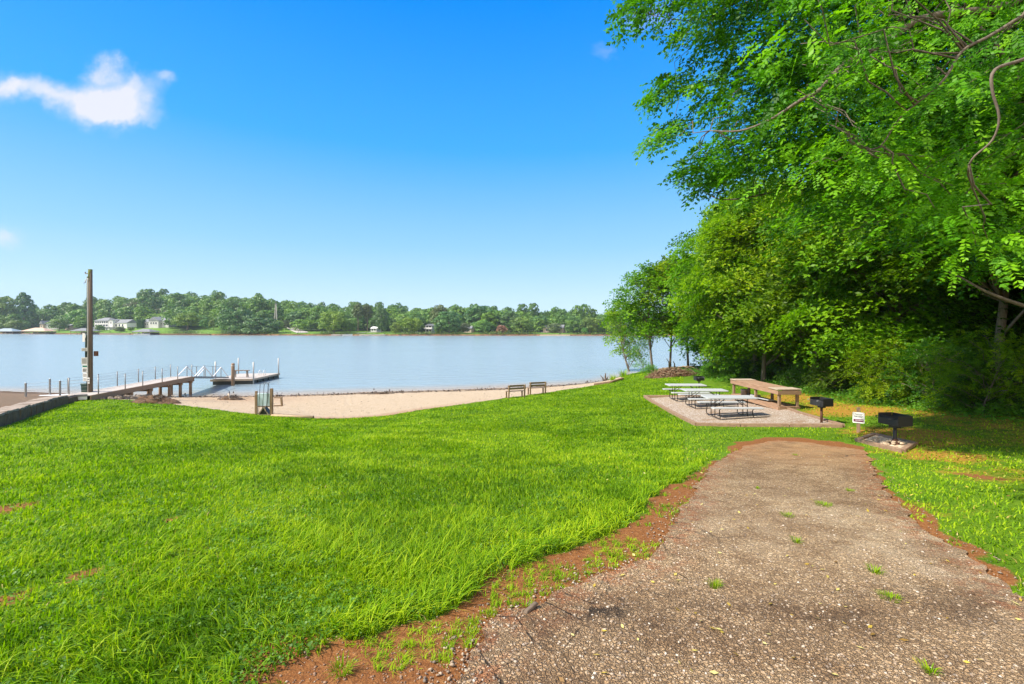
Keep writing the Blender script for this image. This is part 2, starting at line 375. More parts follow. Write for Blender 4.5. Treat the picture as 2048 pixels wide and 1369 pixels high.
M = {}
M['ground'] = ground_mat(); M['asphalt'] = asphalt_mat(); M['water'] = water_mat(); M['hill'] = hill_mat()
M['sand'] = sand_mat('beach_sand', (.35, .255, .165), (.55, .43, .295), (.68, .56, .42))
M['ramp'] = sand_mat('ramp_gravel', (.14, .095, .06), (.23, .165, .11), (.33, .26, .19), 1.5)
M['padgravel'] = stones_mat('pad_gravel', 26, [(0, (.26, .18, .11)), (.4, (.42, .33, .25)), (.8, (.52, .45, .38)), (1, (.66, .61, .54))], (.22, .15, .10))
M['wood'] = plain('weathered_wood', (.40, .27, .17), (.17, .10, .06), .8, 3, (1, 9, 9), bmp=.35)
M['woodz'] = plain('weathered_post_wood', (.36, .24, .15), (.13, .08, .05), .8, 3, (9, 9, 1), bmp=.35)
M['woody'] = plain('weathered_board_wood', (.40, .25, .155), (.19, .105, .06), .8, 3, (9, 1, 9), bmp=.35)
M['palewood'] = plain('bleached_board_wood', (.50, .40, .30), (.30, .23, .16), .8, 3, (2, 9, 9), bmp=.25)
M['greywood'] = plain('grey_bench_wood', (.27, .20, .145), (.11, .075, .05), .8, 3, (1, 8, 8), bmp=.35)
M['edgewood'] = plain('edging_timber', (.34, .22, .14), (.15, .09, .055), .85, 3, (3, 3, 6), bmp=.4)
M['log'] = plain('peeled_log', (.50, .38, .24), (.27, .18, .10), .8, 3, (1, 8, 8), bmp=.3)
M['pole'] = plain('creosote_pole', (.18, .13, .09), (.08, .06, .045), .85, 2.5, (8, 8, .5), bmp=.4)
M['moss'] = plain('mossy_wood', (.14, .17, .04), (.05, .07, .02), .9, 6, bmp=.4)
M['pvc'] = plain('grey_conduit', (.52, .50, .46), (.36, .34, .31), .5, 3, bmp=.02)
M['darkpipe'] = plain('dark_green_pipe', (.02, .055, .045), (.012, .03, .025), .5, 4, bmp=.02)
M['white'] = plain('white_paint', (.62, .62, .61), (.52, .52, .51), .5, 2, bmp=.03)
M['table'] = plain('table_plastic', (.44, .455, .46), (.36, .37, .37), .5, 3, bmp=.03)
M['steel'] = plain('brown_tube_steel', (.045, .036, .03), (.025, .02, .018), .45, 5, metal=.3, bmp=.03)
M['black'] = plain('black_grill_steel', (.028, .034, .040), (.040, .034, .030), .5, 6, metal=.4, bmp=.1, spec=.5)
M['rust'] = plain('rusty_steel', (.13, .055, .03), (.045, .02, .014), .8, 8, metal=.2, bmp=.2)
M['galv'] = plain('galvanised_steel', (.33, .33, .33), (.20, .20, .20), .45, 5, metal=.5, bmp=.03)
M['alu'] = plain('white_aluminium', (.78, .79, .80), (.64, .65, .67), .45, 3, bmp=.02)
M['deck'] = plain('pale_decking', (.50, .45, .40), (.35, .30, .26), .75, 3, (9, 1, 9), bmp=.2)
M['float'] = plain('black_dock_float', (.022, .028, .028), (.04, .045, .035), .5, 4, bmp=.08)
M['blue'] = plain('pale_blue_panel', (.62, .74, .80), (.46, .60, .68), .5, 1.2, bmp=.04)
M['signgrey'] = plain('weathered_sign_face', (.52, .53, .49), (.40, .41, .38), .5, 9, bmp=.02)
M['signwhite'] = plain('white_sign_face', (.80, .80, .78), (.70, .70, .68), .45, 6, bmp=.01)
M['signgreen'] = plain('green_sign_ink', (.03, .20, .14), (.02, .13, .09), .5, 9, bmp=.01)
M['ink'] = plain('dark_sign_ink', (.05, .05, .05), (.03, .03, .03), .6, 9, bmp=.01)
M['maroon'] = plain('maroon_sign_ink', (.16, .03, .09), (.11, .02, .06), .5, 9, bmp=.01)
M['bin'] = plain('dark_green_plastic', (.018, .06, .045), (.012, .035, .03), .5, 4, bmp=.03)
M['rock'] = plain('grey_rock', (.26, .21, .16), (.11, .085, .065), .9, 5, bmp=.6, bd=.03)
M['tanrock'] = plain('tan_rock', (.60, .48, .34), (.36, .27, .18), .9, 6, bmp=.5, bd=.02)
M['concrete'] = plain('old_concrete', (.36, .29, .23), (.15, .115, .085), .9, 3, bmp=.4)
M['wallstone'] = plain('dark_wall_block', (.20, .125, .065), (.05, .03, .015), .9, 4, bmp=.8, bd=.03)
M['mulch'] = plain('dark_debris_soil', (.17, .095, .05), (.045, .027, .016), .95, 7, bmp=.8, bd=.05)
M['bark'] = plain('grey_bark', (.20, .16, .125), (.075, .058, .045), .9, 4, (5, 5, 1), bmp=.6, bd=.03)
M['palebark'] = plain('pale_bark', (.36, .29, .22), (.15, .11, .08), .9, 5, (4, 4, 1), bmp=.5, bd=.02)
M['stick'] = plain('dry_stick', (.42, .31, .20), (.17, .11, .07), .9, 5, bmp=.4)
M['roofgrey'] = plain('grey_shingle', (.20, .21, .23), (.13, .14, .15), .8, .8, bmp=.1)
M['rooftan'] = plain('tan_metal_roof', (.55, .37, .27), (.42, .27, .19), .6, .4, bmp=.05)
M['roofblue'] = plain('blue_grey_metal_roof', (.27, .33, .36), (.20, .25, .28), .5, .4, bmp=.05)
M['housewhite'] = plain('white_siding', (.72, .72, .70), (.62, .62, .60), .6, .5, bmp=.02)
M['housegrey'] = plain('grey_siding', (.50, .50, .50), (.40, .40, .40), .7, .5, bmp=.02)
M['housetan'] = plain('tan_siding', (.50, .40, .32), (.38, .30, .24), .7, .5, bmp=.02)
M['glass'] = plain('dark_window_glass', (.03, .035, .045), (.02, .025, .03), .15, .5, bmp=.0, spec=.6)
M['drive'] = plain('pale_driveway', (.48, .45, .42), (.36, .33, .30), .9, .3, bmp=.05)
M['redshrub'] = leafmat('reddish_leaf', (.10, .05, .03), (.24, .10, .07), (.36, .17, .12), .25)
M['leafA'] = leafmat('locust_leaf', (.030, .088, .002), (.082, .215, .002), (.19, .36, .005), .40, .02, .5, 1.5, .22)
M['leafB'] = leafmat('bright_leaf', (.046, .112, .002), (.122, .248, .002), (.28, .40, .006), .42, .02, .5, 1.5, .22)
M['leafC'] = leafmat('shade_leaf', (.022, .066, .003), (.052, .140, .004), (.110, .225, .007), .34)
M['farleaf'] = leafmat('far_leaf', (.044, .105, .018), (.092, .195, .024), (.170, .290, .028), .2, .025)
M['farbright'] = leafmat('far_bright_leaf', (.07, .14, .010), (.14, .24, .015), (.22, .32, .025), .25, .01)
M['fardark'] = leafmat('far_dark_leaf', (.030, .082, .024), (.058, .140, .034), (.105, .205, .042), .15, .01)
M['fargrey'] = leafmat('far_grey_leaf', (.055, .080, .026), (.10, .140, .045), (.155, .195, .065), .15, .01)
M['grass'] = leafmat('lawn_blade', (.045, .115, .001), (.150, .285, .003), (.32, .42, .010), .35, .0, .55, 1.5, .12)
M['weed'] = leafmat('weed_leaf', (.05, .15, .008), (.10, .26, .014), (.17, .34, .02), .4, .01)
M['straw'] = leafmat('dry_blade', (.20, .14, .02), (.33, .26, .05), (.44, .36, .12), .2, .0)
M['fallen'] = leafmat('fallen_leaf', (.22, .12, .03), (.55, .42, .06), (.62, .55, .22), .2, .0)
M['wrack'] = leafmat('dark_wrack', (.035, .022, .014), (.09, .055, .032), (.16, .10, .06), .05)
M['leafD'] = leafmat('shade_toned_leaf', (.013, .040, .003), (.034, .092, .004), (.075, .155, .006), .25)  # shade of the wood's interior put into the leaf colour
# ------------------------------------------------------------------ outlines on the ground (plan coordinates)
def G(pts): return [gnd(*p) for p in pts]
road_px = [(927, 1369), (944, 1328), (970, 1275), (1000, 1243), (1064, 1212), (1098, 1188), (1200, 1147), (1262, 1135), (1308, 1112), (1330, 1085), (1345, 1062), (1366, 1021), (1384, 1000), (1398, 970),
           (1419, 939), (1440, 921), (1457, 910), (1490, 893), (1552, 882), (1614, 886), (1676, 895), (1730, 903), (1747, 935), (1771, 984), (1800, 1012), (1821, 1034), (1871, 1075),
           (1925, 1108), (1966, 1142), (2007, 1175), (2048, 1212)]
ROAD = G(road_px) + [(4.6, 2.6), (5.6, 1.0), (6.2, -1), (7, -5), (8, -12), (-3, -12), (-2.2, -4), (-1.4, -1), (-.7, 1.0)]
dirt_px = [(560, 1369), (640, 1332), (691, 1290), (790, 1268), (842, 1253), (927, 1215), (944, 1205), (1006, 1164), (1081, 1115), (1200, 1074), (1262, 1045), (1283, 1025), (1297, 1002), (1320, 992),
           (1366, 968), (1399, 940), (1432, 911), (1473, 884), (1531, 872), (1610, 876), (1690, 884), (1734, 896), (1755, 933), (1780, 979), (1834, 1022), (1888, 1066), (1938, 1100), (2011, 1157), (2048, 1189)]
DIRT = G(dirt_px) + [(5.0, 2.7), (6.0, 1.0), (6.8, -1), (8, -5), (9, -12), (-5, -12), (-3.4, -4), (-2.2, -1), (-1.6, 1.0)]
PADC = [gnd(1393, 852), gnd(1686, 856), (11.9, 22.6), gnd(1289, 795)]
beach_px = [(1247, 757), (1222, 766), (1180, 773), (1120, 782), (1010, 797), (930, 809), (850, 820), (770, 833), (700, 838), (627, 838), (520, 831), (440, 821), (340, 808), (262, 801), (215, 799), (195, 798)]
BEACH = G(beach_px) + [(-25.5, 29.2), (-27.5, 34.8), (-20, 36.5), (-12.9, 38.0), (-3.1, 40.5), (3.4, 42.6), (8.4, 45.4), (10.5, 44)]
W1, W2, W3, W4 = gnd(0, 851), gnd(62, 829), gnd(112, 812), gnd(163, 799)
WDIR = ((W1[0] - W2[0]), (W1[1] - W2[1]))
W0 = (W1[0] + WDIR[0] * 2.2, W1[1] + WDIR[1] * 2.2)
WALL = [W0, W1, W2, W3, W4]
RAMP = [(W0[0], W0[1]), W1, W2, W3, W4, (W4[0] - .6, W4[1] + 1.2), (-25.7, 29.5), (-27.6, 34.8), (-41, 37.8), (-62, 38.2), (-62, 6)]
def shore_sdf(x, y):                       # metres from the water line, positive on land
    sx = np.array([-62, -41, -26, -20, -12.9, -3.1, 3.4, 8.4, 12.2, 18, 32]); sy = np.array([37, 36.7, 34, 34.5, 36.1, 38.5, 40.8, 43.6, 49, 55, 60])
    return np.interp(x, sx, sy) - y
def wob(x, y, a=.25, s=1.6): return a * (fbm(np.asarray(x) * s, np.asarray(y) * s, 9, 4) - .5) * 2
def road_sdf(x, y): return poly_sdf(ROAD, x, y) + wob(x, y, .09, 3.0) + .08 * (vnoise(np.asarray(x) * 7, np.asarray(y) * 7, 14) - .5)
def dirt_sdf(x, y): return poly_sdf(DIRT, x, y) + wob(x, y, .22, 2.2)
def beach_sdf(x, y): return np.maximum(poly_sdf(BEACH, x, y) + wob(x, y, .16, 1.3), -99)
def pad_sdf(x, y): return poly_sdf(PADC, x, y)
def ramp_sdf(x, y): return poly_sdf(RAMP, x, y)
def ramp_h(x, y): return hgt(x, y) + .04 + .24 * sstep(31, 24, y)
_bl = [(gnd(1610, 796), 1.9, .8), (gnd(1700, 822), 1.3, .9), (gnd(1790, 868), 1.1, .8), (gnd(1870, 912), .9, .75), (gnd(1405, 746), 1.6, .45), (gnd(1990, 950), 1.2, .5), (gnd(1660, 812), 1.3, .7),
       (gnd(1560, 775), 2.0, .5), (gnd(1840, 885), .9, .7), (gnd(1900, 880), 1.2, .55), (gnd(1350, 820), 1.0, .4), (gnd(1820, 1010), .6, .5), (gnd(300, 1130), .55, .35), (gnd(430, 1100), .5, .3)]
def dry(x, y):
    s = np.zeros(np.shape(x))
    for (bx, by), r, a in _bl: s = np.maximum(s, a * np.exp(-((x - bx) ** 2 + (y - by) ** 2) / (2 * r * r)))
    right = sstep(1.0, 4.0, x - np.interp(y, [0, 4, 8, 12, 30], [3.4, 5.0, 7.2, 9, 14])) * .5 * (y < 22)
    return np.clip(np.maximum(s, right) + .16 * (fbm(x * .8, y * .8, 21) - .5), 0, 1)
_sp = [(gnd(10, 1020), .22), (gnd(165, 1155), .10), (gnd(15, 1205), .13), (gnd(345, 1040), .08), (gnd(225, 912), .08), (gnd(285, 890), .05), (gnd(1000, 1150), .12), (gnd(560, 1350), .25), (gnd(1960, 955), .2)]
def dirt_mask(x, y):
    m = sstep(.14, -.10, poly_sdf(DIRT, x, y) + wob(x, y, .22, 2.2) + .16 * sstep(6.5, 10, y) * (vnoise(x * 3.1, y * 3.1, 17) + .2))
    for (bx, by), r in _sp: m = np.maximum(m, .8 * np.exp(-((x - bx) ** 2 + ((y - by) * .7) ** 2) / (2 * r * r)))
    return m
WOODLINE = ([(0, 15.2), (8, 14.6), (11, 14.3), (13, 14.3), (16, 14.4), (20, 14.6), (24, 14.9), (30, 14.6), (36, 14.4), (41, 13.6), (60, 13)])
def wood_d(x, y):                          # metres inside the wood
    yy, xx = zip(*WOODLINE); return x - np.interp(y, yy, xx) + wob(x, y, .6, .6)
def litter(x, y): return sstep(-.2, 1.0, wood_d(x, y))

# ------------------------------------------------------------------ ground sheet
def grade(a, b, fine_a, fine_b, fs, cs):
    return np.concatenate([np.arange(a, fine_a, cs), np.arange(fine_a, fine_b, fs), np.arange(fine_b, b + .01, cs)])
xs = np.concatenate([np.arange(-140, -32, 4), np.arange(-32, -9, .5), np.arange(-9, 13, .11), np.arange(13, 34, .5), np.arange(34, 141, 4)])
ys = np.concatenate([np.arange(-80, -6, 4), np.arange(-6, 1, .5), np.arange(1, 16, .11), np.arange(16, 48, .35), np.arange(48, 121, 3)])
X_, Y_ = np.meshgrid(xs, ys, indexing='ij'); Z_ = hgt(X_, Y_)
Z_ = np.where(Y_ > 62, np.minimum(Z_, -1.0 - (Y_ - 62) * .03), Z_)
rs = road_sdf(X_, Y_); Z_ = Z_ - .05 * sstep(.05, -.25, rs)            # soil dips under the asphalt
Z_ = Z_ - .07 * sstep(.0, -.4, beach_sdf(X_, Y_)) - .1 * sstep(0, -.3, pad_sdf(X_, Y_)) - .1 * sstep(0, -.4, ramp_sdf(X_, Y_))
nx, ny = X_.shape; I = np.arange(nx * ny).reshape(nx, ny)
Q_ = np.stack([I[:-1, :-1], I[1:, :-1], I[1:, 1:], I[:-1, 1:]], -1).reshape(-1, 4)
xf, yf = X_.ravel(), Y_.ravel()
ground = np_obj('ground', np.c_[xf, yf, Z_.ravel()], Q_, M['ground'], {'dirt': dirt_mask(xf, yf), 'dry': dry(xf, yf), 'litter': litter(xf, yf)}, smooth=True)
tag(ground, kind='structure')

# ------------------------------------------------------------------ asphalt path, beach, gravel ramp, picnic pad
def road_h(x, y): return hgt(x, y) + .012 - .02 * sstep(-.12, 0.0, road_sdf(x, y)) * 0
xe = np.concatenate([np.arange(-3.4, 9.2, .05)]); ye = np.concatenate([np.arange(-12, 1, .3), np.arange(1, 12.8, .045)])
_end = gnd(1600, 900)
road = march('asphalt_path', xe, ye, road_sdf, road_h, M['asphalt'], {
    'edge': lambda x, y: sstep(-.45, .02, road_sdf(x, y)) * .8,
    'sandy': lambda x, y: sstep(3.6, .6, np.hypot(x - _end[0], y - _end[1])),
    'crack': lambda x, y: sstep(1.5, .05, poly_sdf(ROAD, x, y) * -1) * (x < .2 + .33 * y),
    'darkened': lambda x, y: np.exp(-((y - 2.75 - .12 * x + .25 * (fbm(x * 1.2, y * 0, 12) - .5)) / .30) ** 2) + .5 * np.exp(-((x - 1.6) ** 2 / .8 + (y - 7.5) ** 2 / 2)),
    'pale': lambda x, y: np.maximum(np.exp(-((x - 3.6) ** 2 / .5 + (y - 4.3) ** 2 / 3)), .6 * np.exp(-((x - 2.3) ** 2 / .3 + (y - 5.0) ** 2 / 1.5)))})
tag(road, kind='structure')
beach = march('beach_sand', np.arange(-29, 14, .25), np.arange(20, 46, .25), beach_sdf, lambda x, y: hgt(x, y) + .015, M['sand'], {
    'wet': lambda x, y: np.maximum(sstep(1.5, .4, shore_sdf(x, y) + wob(x, y, .6, .5)), .75 * np.exp(-(((shore_sdf(x, y) + wob(x, y, .4, .7) - 1.7) / .22) ** 2))),
    'rust': lambda x, y: np.maximum(sstep(-1.2, -.1, beach_sdf(x, y)) * sstep(8, 1, np.abs(x + 8)) , .7 * np.exp(-((x + 18) ** 2 / 14 + (y - 31) ** 2 / 8)))})
tag(beach, kind='structure')
ramp_ = march('gravel_ramp', np.arange(-62, -15, .4), np.arange(6, 39, .3), ramp_sdf, ramp_h, M['ramp'], {
    'wet': lambda x, y: sstep(1.4, .2, shore_sdf(x, y)), 'rust': lambda x, y: .35 * fbm(x * .4, y * .4, 4)})
tag(ramp_, kind='structure')
pad = march('gravel_pad', np.arange(5, 12.5, .2), np.arange(13.5, 24.5, .2), pad_sdf, lambda x, y: hgt(x, y) + .05, M['padgravel'])
tag(pad, kind='structure')
et = thing('timber_edging', 'low weathered timber edging around the pale gravel picnic pad', 'edging', (0, 0, 0))
for i in range(4):
    a, b = PADC[i], PADC[(i + 1) % 4]; k = 3 if i != 3 else 4
    mb = MB()
    for j in range(k):
        p = [a[q] + (b[q] - a[q]) * (j / k + .001) for q in (0, 1)]; q_ = [a[q] + (b[q] - a[q]) * ((j + 1) / k - .002) for q in (0, 1)]
        mb.beam((*p, hz(*p) + .035), (*q_, hz(*q_) + .035), .12, .15)
    mb.build('edging_beam', M['edgewood'], et, bevel=.008)

def rough_beam(mb, p, q, w, hh, jit, rr, seg=5):
    p, q = Vector(p), Vector(q); d = (q - p).normalized(); u = Vector((0, 0, 1)); sd_ = d.cross(u).normalized(); u = sd_.cross(d); prof = [(-1, -1), (0, -1), (1, -1), (1, 0), (1, 1), (.3, 1), (-.3, 1), (-1, 1), (-1, 0)]; n = len(prof); vs = []
    for i in range(seg + 1):
        for a, b in prof: vs.append(p.lerp(q, i / seg) + sd_ * (a * w / 2 + rr.uniform(-jit, jit)) + u * (b * hh / 2 + rr.uniform(-jit, jit)) + d * rr.uniform(-jit, jit) * .4)
    mb.add(vs, [(i * n + j, i * n + (j + 1) % n, (i + 1) * n + (j + 1) % n, (i + 1) * n + j) for i in range(seg) for j in range(n)] + [tuple(range(n - 1, -1, -1)), tuple(range(seg * n, (seg + 1) * n))])
# retaining wall beside the ramp
rw = thing('retaining_wall', 'low dark block retaining wall with a worn pale top between lawn and gravel ramp', 'wall', (0, 0, 0))
mb = MB(); cp = MB(); rr = random.Random(4)
for i in range(len(WALL) - 1):
    a, b = Vector(WALL[i]), Vector(WALL[i + 1]); Ls = (b - a).length; k = max(1, int(Ls / .9))
    nrm_ = Vector((-(b - a).y, (b - a).x)).normalized()
    for j in range(k):
        p = a + (b - a) * (j / k + .004); q = a + (b - a) * ((j + 1) / k - .006)
        fade = 1.0 if i < 3 else 1 - .55 * (j + .5) / k
        hw = .40 * fade + rr.uniform(-.015, .015)
        zp, zq = hz(*p), hz(*q); off = nrm_ * rr.uniform(-.02, .02)
        p2, q2 = p + off, q + off
        rough_beam(mb, (p2.x, p2.y, zp + hw / 2 - .12), (q2.x, q2.y, zq + hw / 2 - .12), .34, hw + .2, .022, rr)
        c0, c1 = p + nrm_ * .20 + off, q + nrm_ * .20 + off
        rough_beam(cp, (c0.x, c0.y, zp + hw + .015), (c1.x, c1.y, zq + hw + .015 + rr.uniform(-.01, .01)), .72 * fade, .075, .016, rr)
mb.build('wall_blocks', M['wallstone'], rw, bevel=.03); cp.build('coping', M['concrete'], rw, bevel=.02)

# ------------------------------------------------------------------ lake
xw = np.concatenate([np.arange(-1500, -80, 60), np.arange(-80, 60, 2), np.arange(60, 1501, 60)]); yw = np.concatenate([np.arange(24, 75, 1.0), np.arange(75, 700, 25)])
Xw, Yw = np.meshgrid(xw, yw, indexing='ij'); I = np.arange(Xw.size).reshape(Xw.shape)
Qw = np.stack([I[:-1, :-1], I[1:, :-1], I[1:, 1:], I[:-1, 1:]], -1).reshape(-1, 4)
lake = np_obj('lake_water', np.c_[Xw.ravel(), Yw.ravel(), np.zeros(Xw.size)], Qw, M['water'], {'shallow': sstep(-5, .3, shore_sdf(Xw.ravel(), Yw.ravel()))})
tag(lake, kind='structure')

# ------------------------------------------------------------------ far shore
def far_shore(X): return np.interp(X, [-1400, -800, -440, -214, -120, 0, 74, 300, 1200], [560, 450, 390, 315, 301, 298, 297, 300, 330])
def hill_H(u): return np.interp(u, [-2, -1.13, -.98, -.8, -.6, -.45, -.25, 0, .2, .6], [14, 13, 18, 31, 23, 13, 8, 7, 4, 3])
def gz(X, Y):
    X = np.asarray(X, float); Y = np.asarray(Y, float); d = Y - far_shore(X); H = hill_H(X / np.maximum(Y, 1))
    t = np.clip(d / 130, 0, 4)
    z = np.where(d < 2.5, -1.0 + 1.9 * (d + 2) / 4.5, .9 + (H - .9) * np.where(t < 1, t ** 1.5, 1 + .35 * np.log1p(np.maximum(t - 1, 0))))
    return np.maximum(z, -3) + .5 * (vnoise(X * .03, Y * .03, 8) - .5) * (d > 4)
def fat(px, d):                            # far-shore ground point under picture column px, d metres behind the water's edge
    Y = 330.0
    for _ in range(8): Y = float(far_shore((px - 1024) * Y / F)) + d
    X = (px - 1024) * Y / F; return Vector((X, Y, float(gz(np.array([X]), np.array([Y]))[0])))
OPEN = [(60, 104, 6, 52), (105, 160, 2, 34), (188, 345, 2, 46), (395, 440, 2, 58), (548, 600, 2, 60), (560, 640, 0, 30), (690, 800, 2, 40), (920, 965, 2, 40), (1075, 1150, 2, 38)]
def open_mask(u, d):
    m = np.zeros(np.shape(u))
    for a, b, d0, d1 in OPEN:
        ua, ub = (a - 1024) / F, (b - 1024) / F
        m = np.maximum(m, sstep(ua - .008, ua + .008, u) * sstep(ub + .008, ub - .008, u) * sstep(d1 + 8, d1 - 4, d))
    return m
xh = np.arange(-1400, 1201, 10.0); dh = np.concatenate([[-6, -2, 0, 1, 2.5, 4], np.arange(7, 150, 6), np.arange(150, 900, 50)])
Xh, Dh = np.meshgrid(xh, dh, indexing='ij'); Yh = far_shore(Xh) + Dh; Zh = gz(Xh, Yh)
I = np.arange(Xh.size).reshape(Xh.shape); Qh = np.stack([I[:-1, :-1], I[1:, :-1], I[1:, 1:], I[:-1, 1:]], -1).reshape(-1, 4)
U = (Xh / Yh).ravel(); D = Dh.ravel()
hill = np_obj('hillside', np.c_[Xh.ravel(), Yh.ravel(), Zh.ravel()], Qh, M['hill'], {'woods': 1 - open_mask(U, D), 'bank': sstep(4.5, 1.5, D)}, smooth=True)
tag(hill, kind='structure')
# ------------------------------------------------------------------ sun, sky, camera
SUN_EL, SUN_AZ = R(48), (-.975, -.22)       # the sun stands to the left and a little behind the camera
sd = Vector((SUN_AZ[0], SUN_AZ[1], 0)).normalized() * math.cos(SUN_EL) + Vector((0, 0, math.sin(SUN_EL)))
ld = bpy.data.lights.new('sun', 'SUN'); ld.energy = 5.0; ld.angle = R(.6); ld.color = (1, .93, .80)
lo = link(bpy.data.objects.new('sun', ld)); lo.rotation_euler = sd.to_track_quat('Z', 'Y').to_euler(); lo.location = (-30, -20, 60)
W = bpy.data.worlds.new('World'); SC.world = W; W.use_nodes = True; nt = W.node_tree; nt.nodes.clear()
out = N(nt, 'ShaderNodeOutputWorld'); bg = N(nt, 'ShaderNodeBackground'); L(nt, bg.outputs[0], out.inputs[0])
sky = N(nt, 'ShaderNodeTexSky', sky_type='NISHITA'); sky.sun_disc = False; sky.sun_elevation = SUN_EL; sky.sun_rotation = math.atan2(sd.x, sd.y)
sky.air_density = 1.0; sky.dust_density = .25; sky.ozone_density = 2.2; sky.altitude = 200
hs = N(nt, 'ShaderNodeHueSaturation'); hs.inputs['Saturation'].default_value = 1.35; hs.inputs['Hue'].default_value = .488; L(nt, sky.outputs[0], hs.inputs['Color'])
tc = N(nt, 'ShaderNodeTexCoord'); sp = N(nt, 'ShaderNodeSeparateXYZ'); L(nt, tc.outputs['Generated'], sp.inputs[0])
u = math_(nt, 'DIVIDE', sp.outputs[0], math_(nt, 'MAXIMUM', sp.outputs[1], .05)); v = math_(nt, 'DIVIDE', sp.outputs[2], math_(nt, 'MAXIMUM', sp.outputs[1], .05))
cv = N(nt, 'ShaderNodeCombineXYZ'); L(nt, u, cv.inputs[0]); L(nt, v, cv.inputs[1])
wn = N(nt, 'ShaderNodeTexNoise'); wn.inputs['Scale'].default_value = 9; wn.inputs['Detail'].default_value = 5; wn.inputs['Roughness'].default_value = .6; L(nt, cv.outputs[0], wn.inputs['Vector'])
wsub = N(nt, 'ShaderNodeVectorMath', operation='SUBTRACT'); L(nt, wn.outputs[1], wsub.inputs[0]); wsub.inputs[1].default_value = (.5, .5, .5)
wsc = N(nt, 'ShaderNodeVectorMath', operation='SCALE'); L(nt, wsub.outputs[0], wsc.inputs[0]); wsc.inputs[3].default_value = .12
wad = N(nt, 'ShaderNodeVectorMath', operation='ADD'); L(nt, cv.outputs[0], wad.inputs[0]); L(nt, wsc.outputs[0], wad.inputs[1])
s2 = N(nt, 'ShaderNodeSeparateXYZ'); L(nt, wad.outputs[0], s2.inputs[0])
puffs = [(205, 205, 52, 30, 1.25), (255, 195, 45, 28, .8), (205, 140, 22, 20, .7), (265, 160, 24, 16, .4), (110, 195, 55, 18, .75), (40, 172, 60, 18, .7), (0, 170, 40, 26, .4), (335, 160, 20, 12, .4), (245, 232, 60, 12, .5),
         (10, 480, 28, 16, .5), (1300, 30, 60, 22, .22), (1215, 100, 26, 12, .16)]
acc = None
for px, py, sx, sy, a in puffs:
    cu, cw = (px - 1024) / F, (HY - py) / F
    du = math_(nt, 'DIVIDE', math_(nt, 'SUBTRACT', s2.outputs[0], cu), sx / F); dv = math_(nt, 'DIVIDE', math_(nt, 'SUBTRACT', s2.outputs[1], cw), sy / F)
    r2 = math_(nt, 'ADD', math_(nt, 'MULTIPLY', du, du), math_(nt, 'MULTIPLY', dv, dv))
    g = math_(nt, 'MULTIPLY', math_(nt, 'POWER', 2.718, math_(nt, 'MULTIPLY', r2, -.9)), a)
    acc = g if acc is None else math_(nt, 'ADD', acc, g)
n9 = noise(nt, cv.outputs[0], 19, 6, .58)
acc = math_(nt, 'MULTIPLY', acc, math_(nt, 'ADD', math_(nt, 'MULTIPLY', n9, 1.1), .5))
cm = ramp(nt, acc, [(.03, (0, 0, 0)), (.22, (.20, .20, .20)), (.62, (.62, .62, .62)), (1.25, (.92, .92, .92))])
front = math_(nt, 'GREATER_THAN', sp.outputs[1], .1)
CLOUDC = (5.3, 5.3, 5.9); SKYK = 6.5
tint = ramp(nt, sp.outputs[2], [(0, (.60, .80, .95)), (.06, (.55, .78, .97)), (.17, (.31, .63, .97)), (.36, (.055, .42, .98)), (.58, (.0, .275, .96)), (.9, (.0, .15, .66))])
tsc = N(nt, 'ShaderNodeVectorMath', operation='SCALE'); L(nt, tint, tsc.inputs[0]); tsc.inputs[3].default_value = SKYK
skyb = mix(nt, .92, hs.outputs[0], tsc.outputs[0])
skyc = mix(nt, math_(nt, 'MULTIPLY', cm, front), skyb, CLOUDC)
back = ramp(nt, sp.outputs[1], [(0, (1, 1, 1)), (.001, (0, 0, 0))])
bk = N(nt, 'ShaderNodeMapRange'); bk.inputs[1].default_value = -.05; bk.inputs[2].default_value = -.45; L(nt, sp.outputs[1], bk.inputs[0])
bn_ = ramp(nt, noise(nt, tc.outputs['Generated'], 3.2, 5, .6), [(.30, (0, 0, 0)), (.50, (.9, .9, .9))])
skyc = mix(nt, math_(nt, 'MULTIPLY', bk.outputs[0], bn_), skyc, (12.5, 11.2, 9.6))      # broken warm-white cloud added unseen behind the camera as fill light
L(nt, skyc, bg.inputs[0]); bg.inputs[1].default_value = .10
cam = bpy.data.cameras.new('camera'); co = link(bpy.data.objects.new('camera', cam)); co.location = (0, 0, EYE); co.rotation_euler = (R(90), 0, 0)
cam.sensor_width = 36; cam.lens = F * 36 / 2048; cam.shift_y = -(684.5 - HY) / 2048; cam.clip_end = 4000; cam.clip_start = .05
SC.camera = co
SC.view_settings.view_transform = 'Standard'; SC.view_settings.look = 'None'; SC.view_settings.exposure = .80; SC.view_settings.gamma = 1
SC.render.engine = 'CYCLES'; cy = SC.cycles; cy.max_bounces = 7; cy.diffuse_bounces = 3; cy.glossy_bounces = 2; cy.transmission_bounces = 4; cy.transparent_max_bounces = 6; cy.volume_bounces = 0
cy.use_denoising = True; cy.caustics_reflective = False; cy.caustics_refractive = False
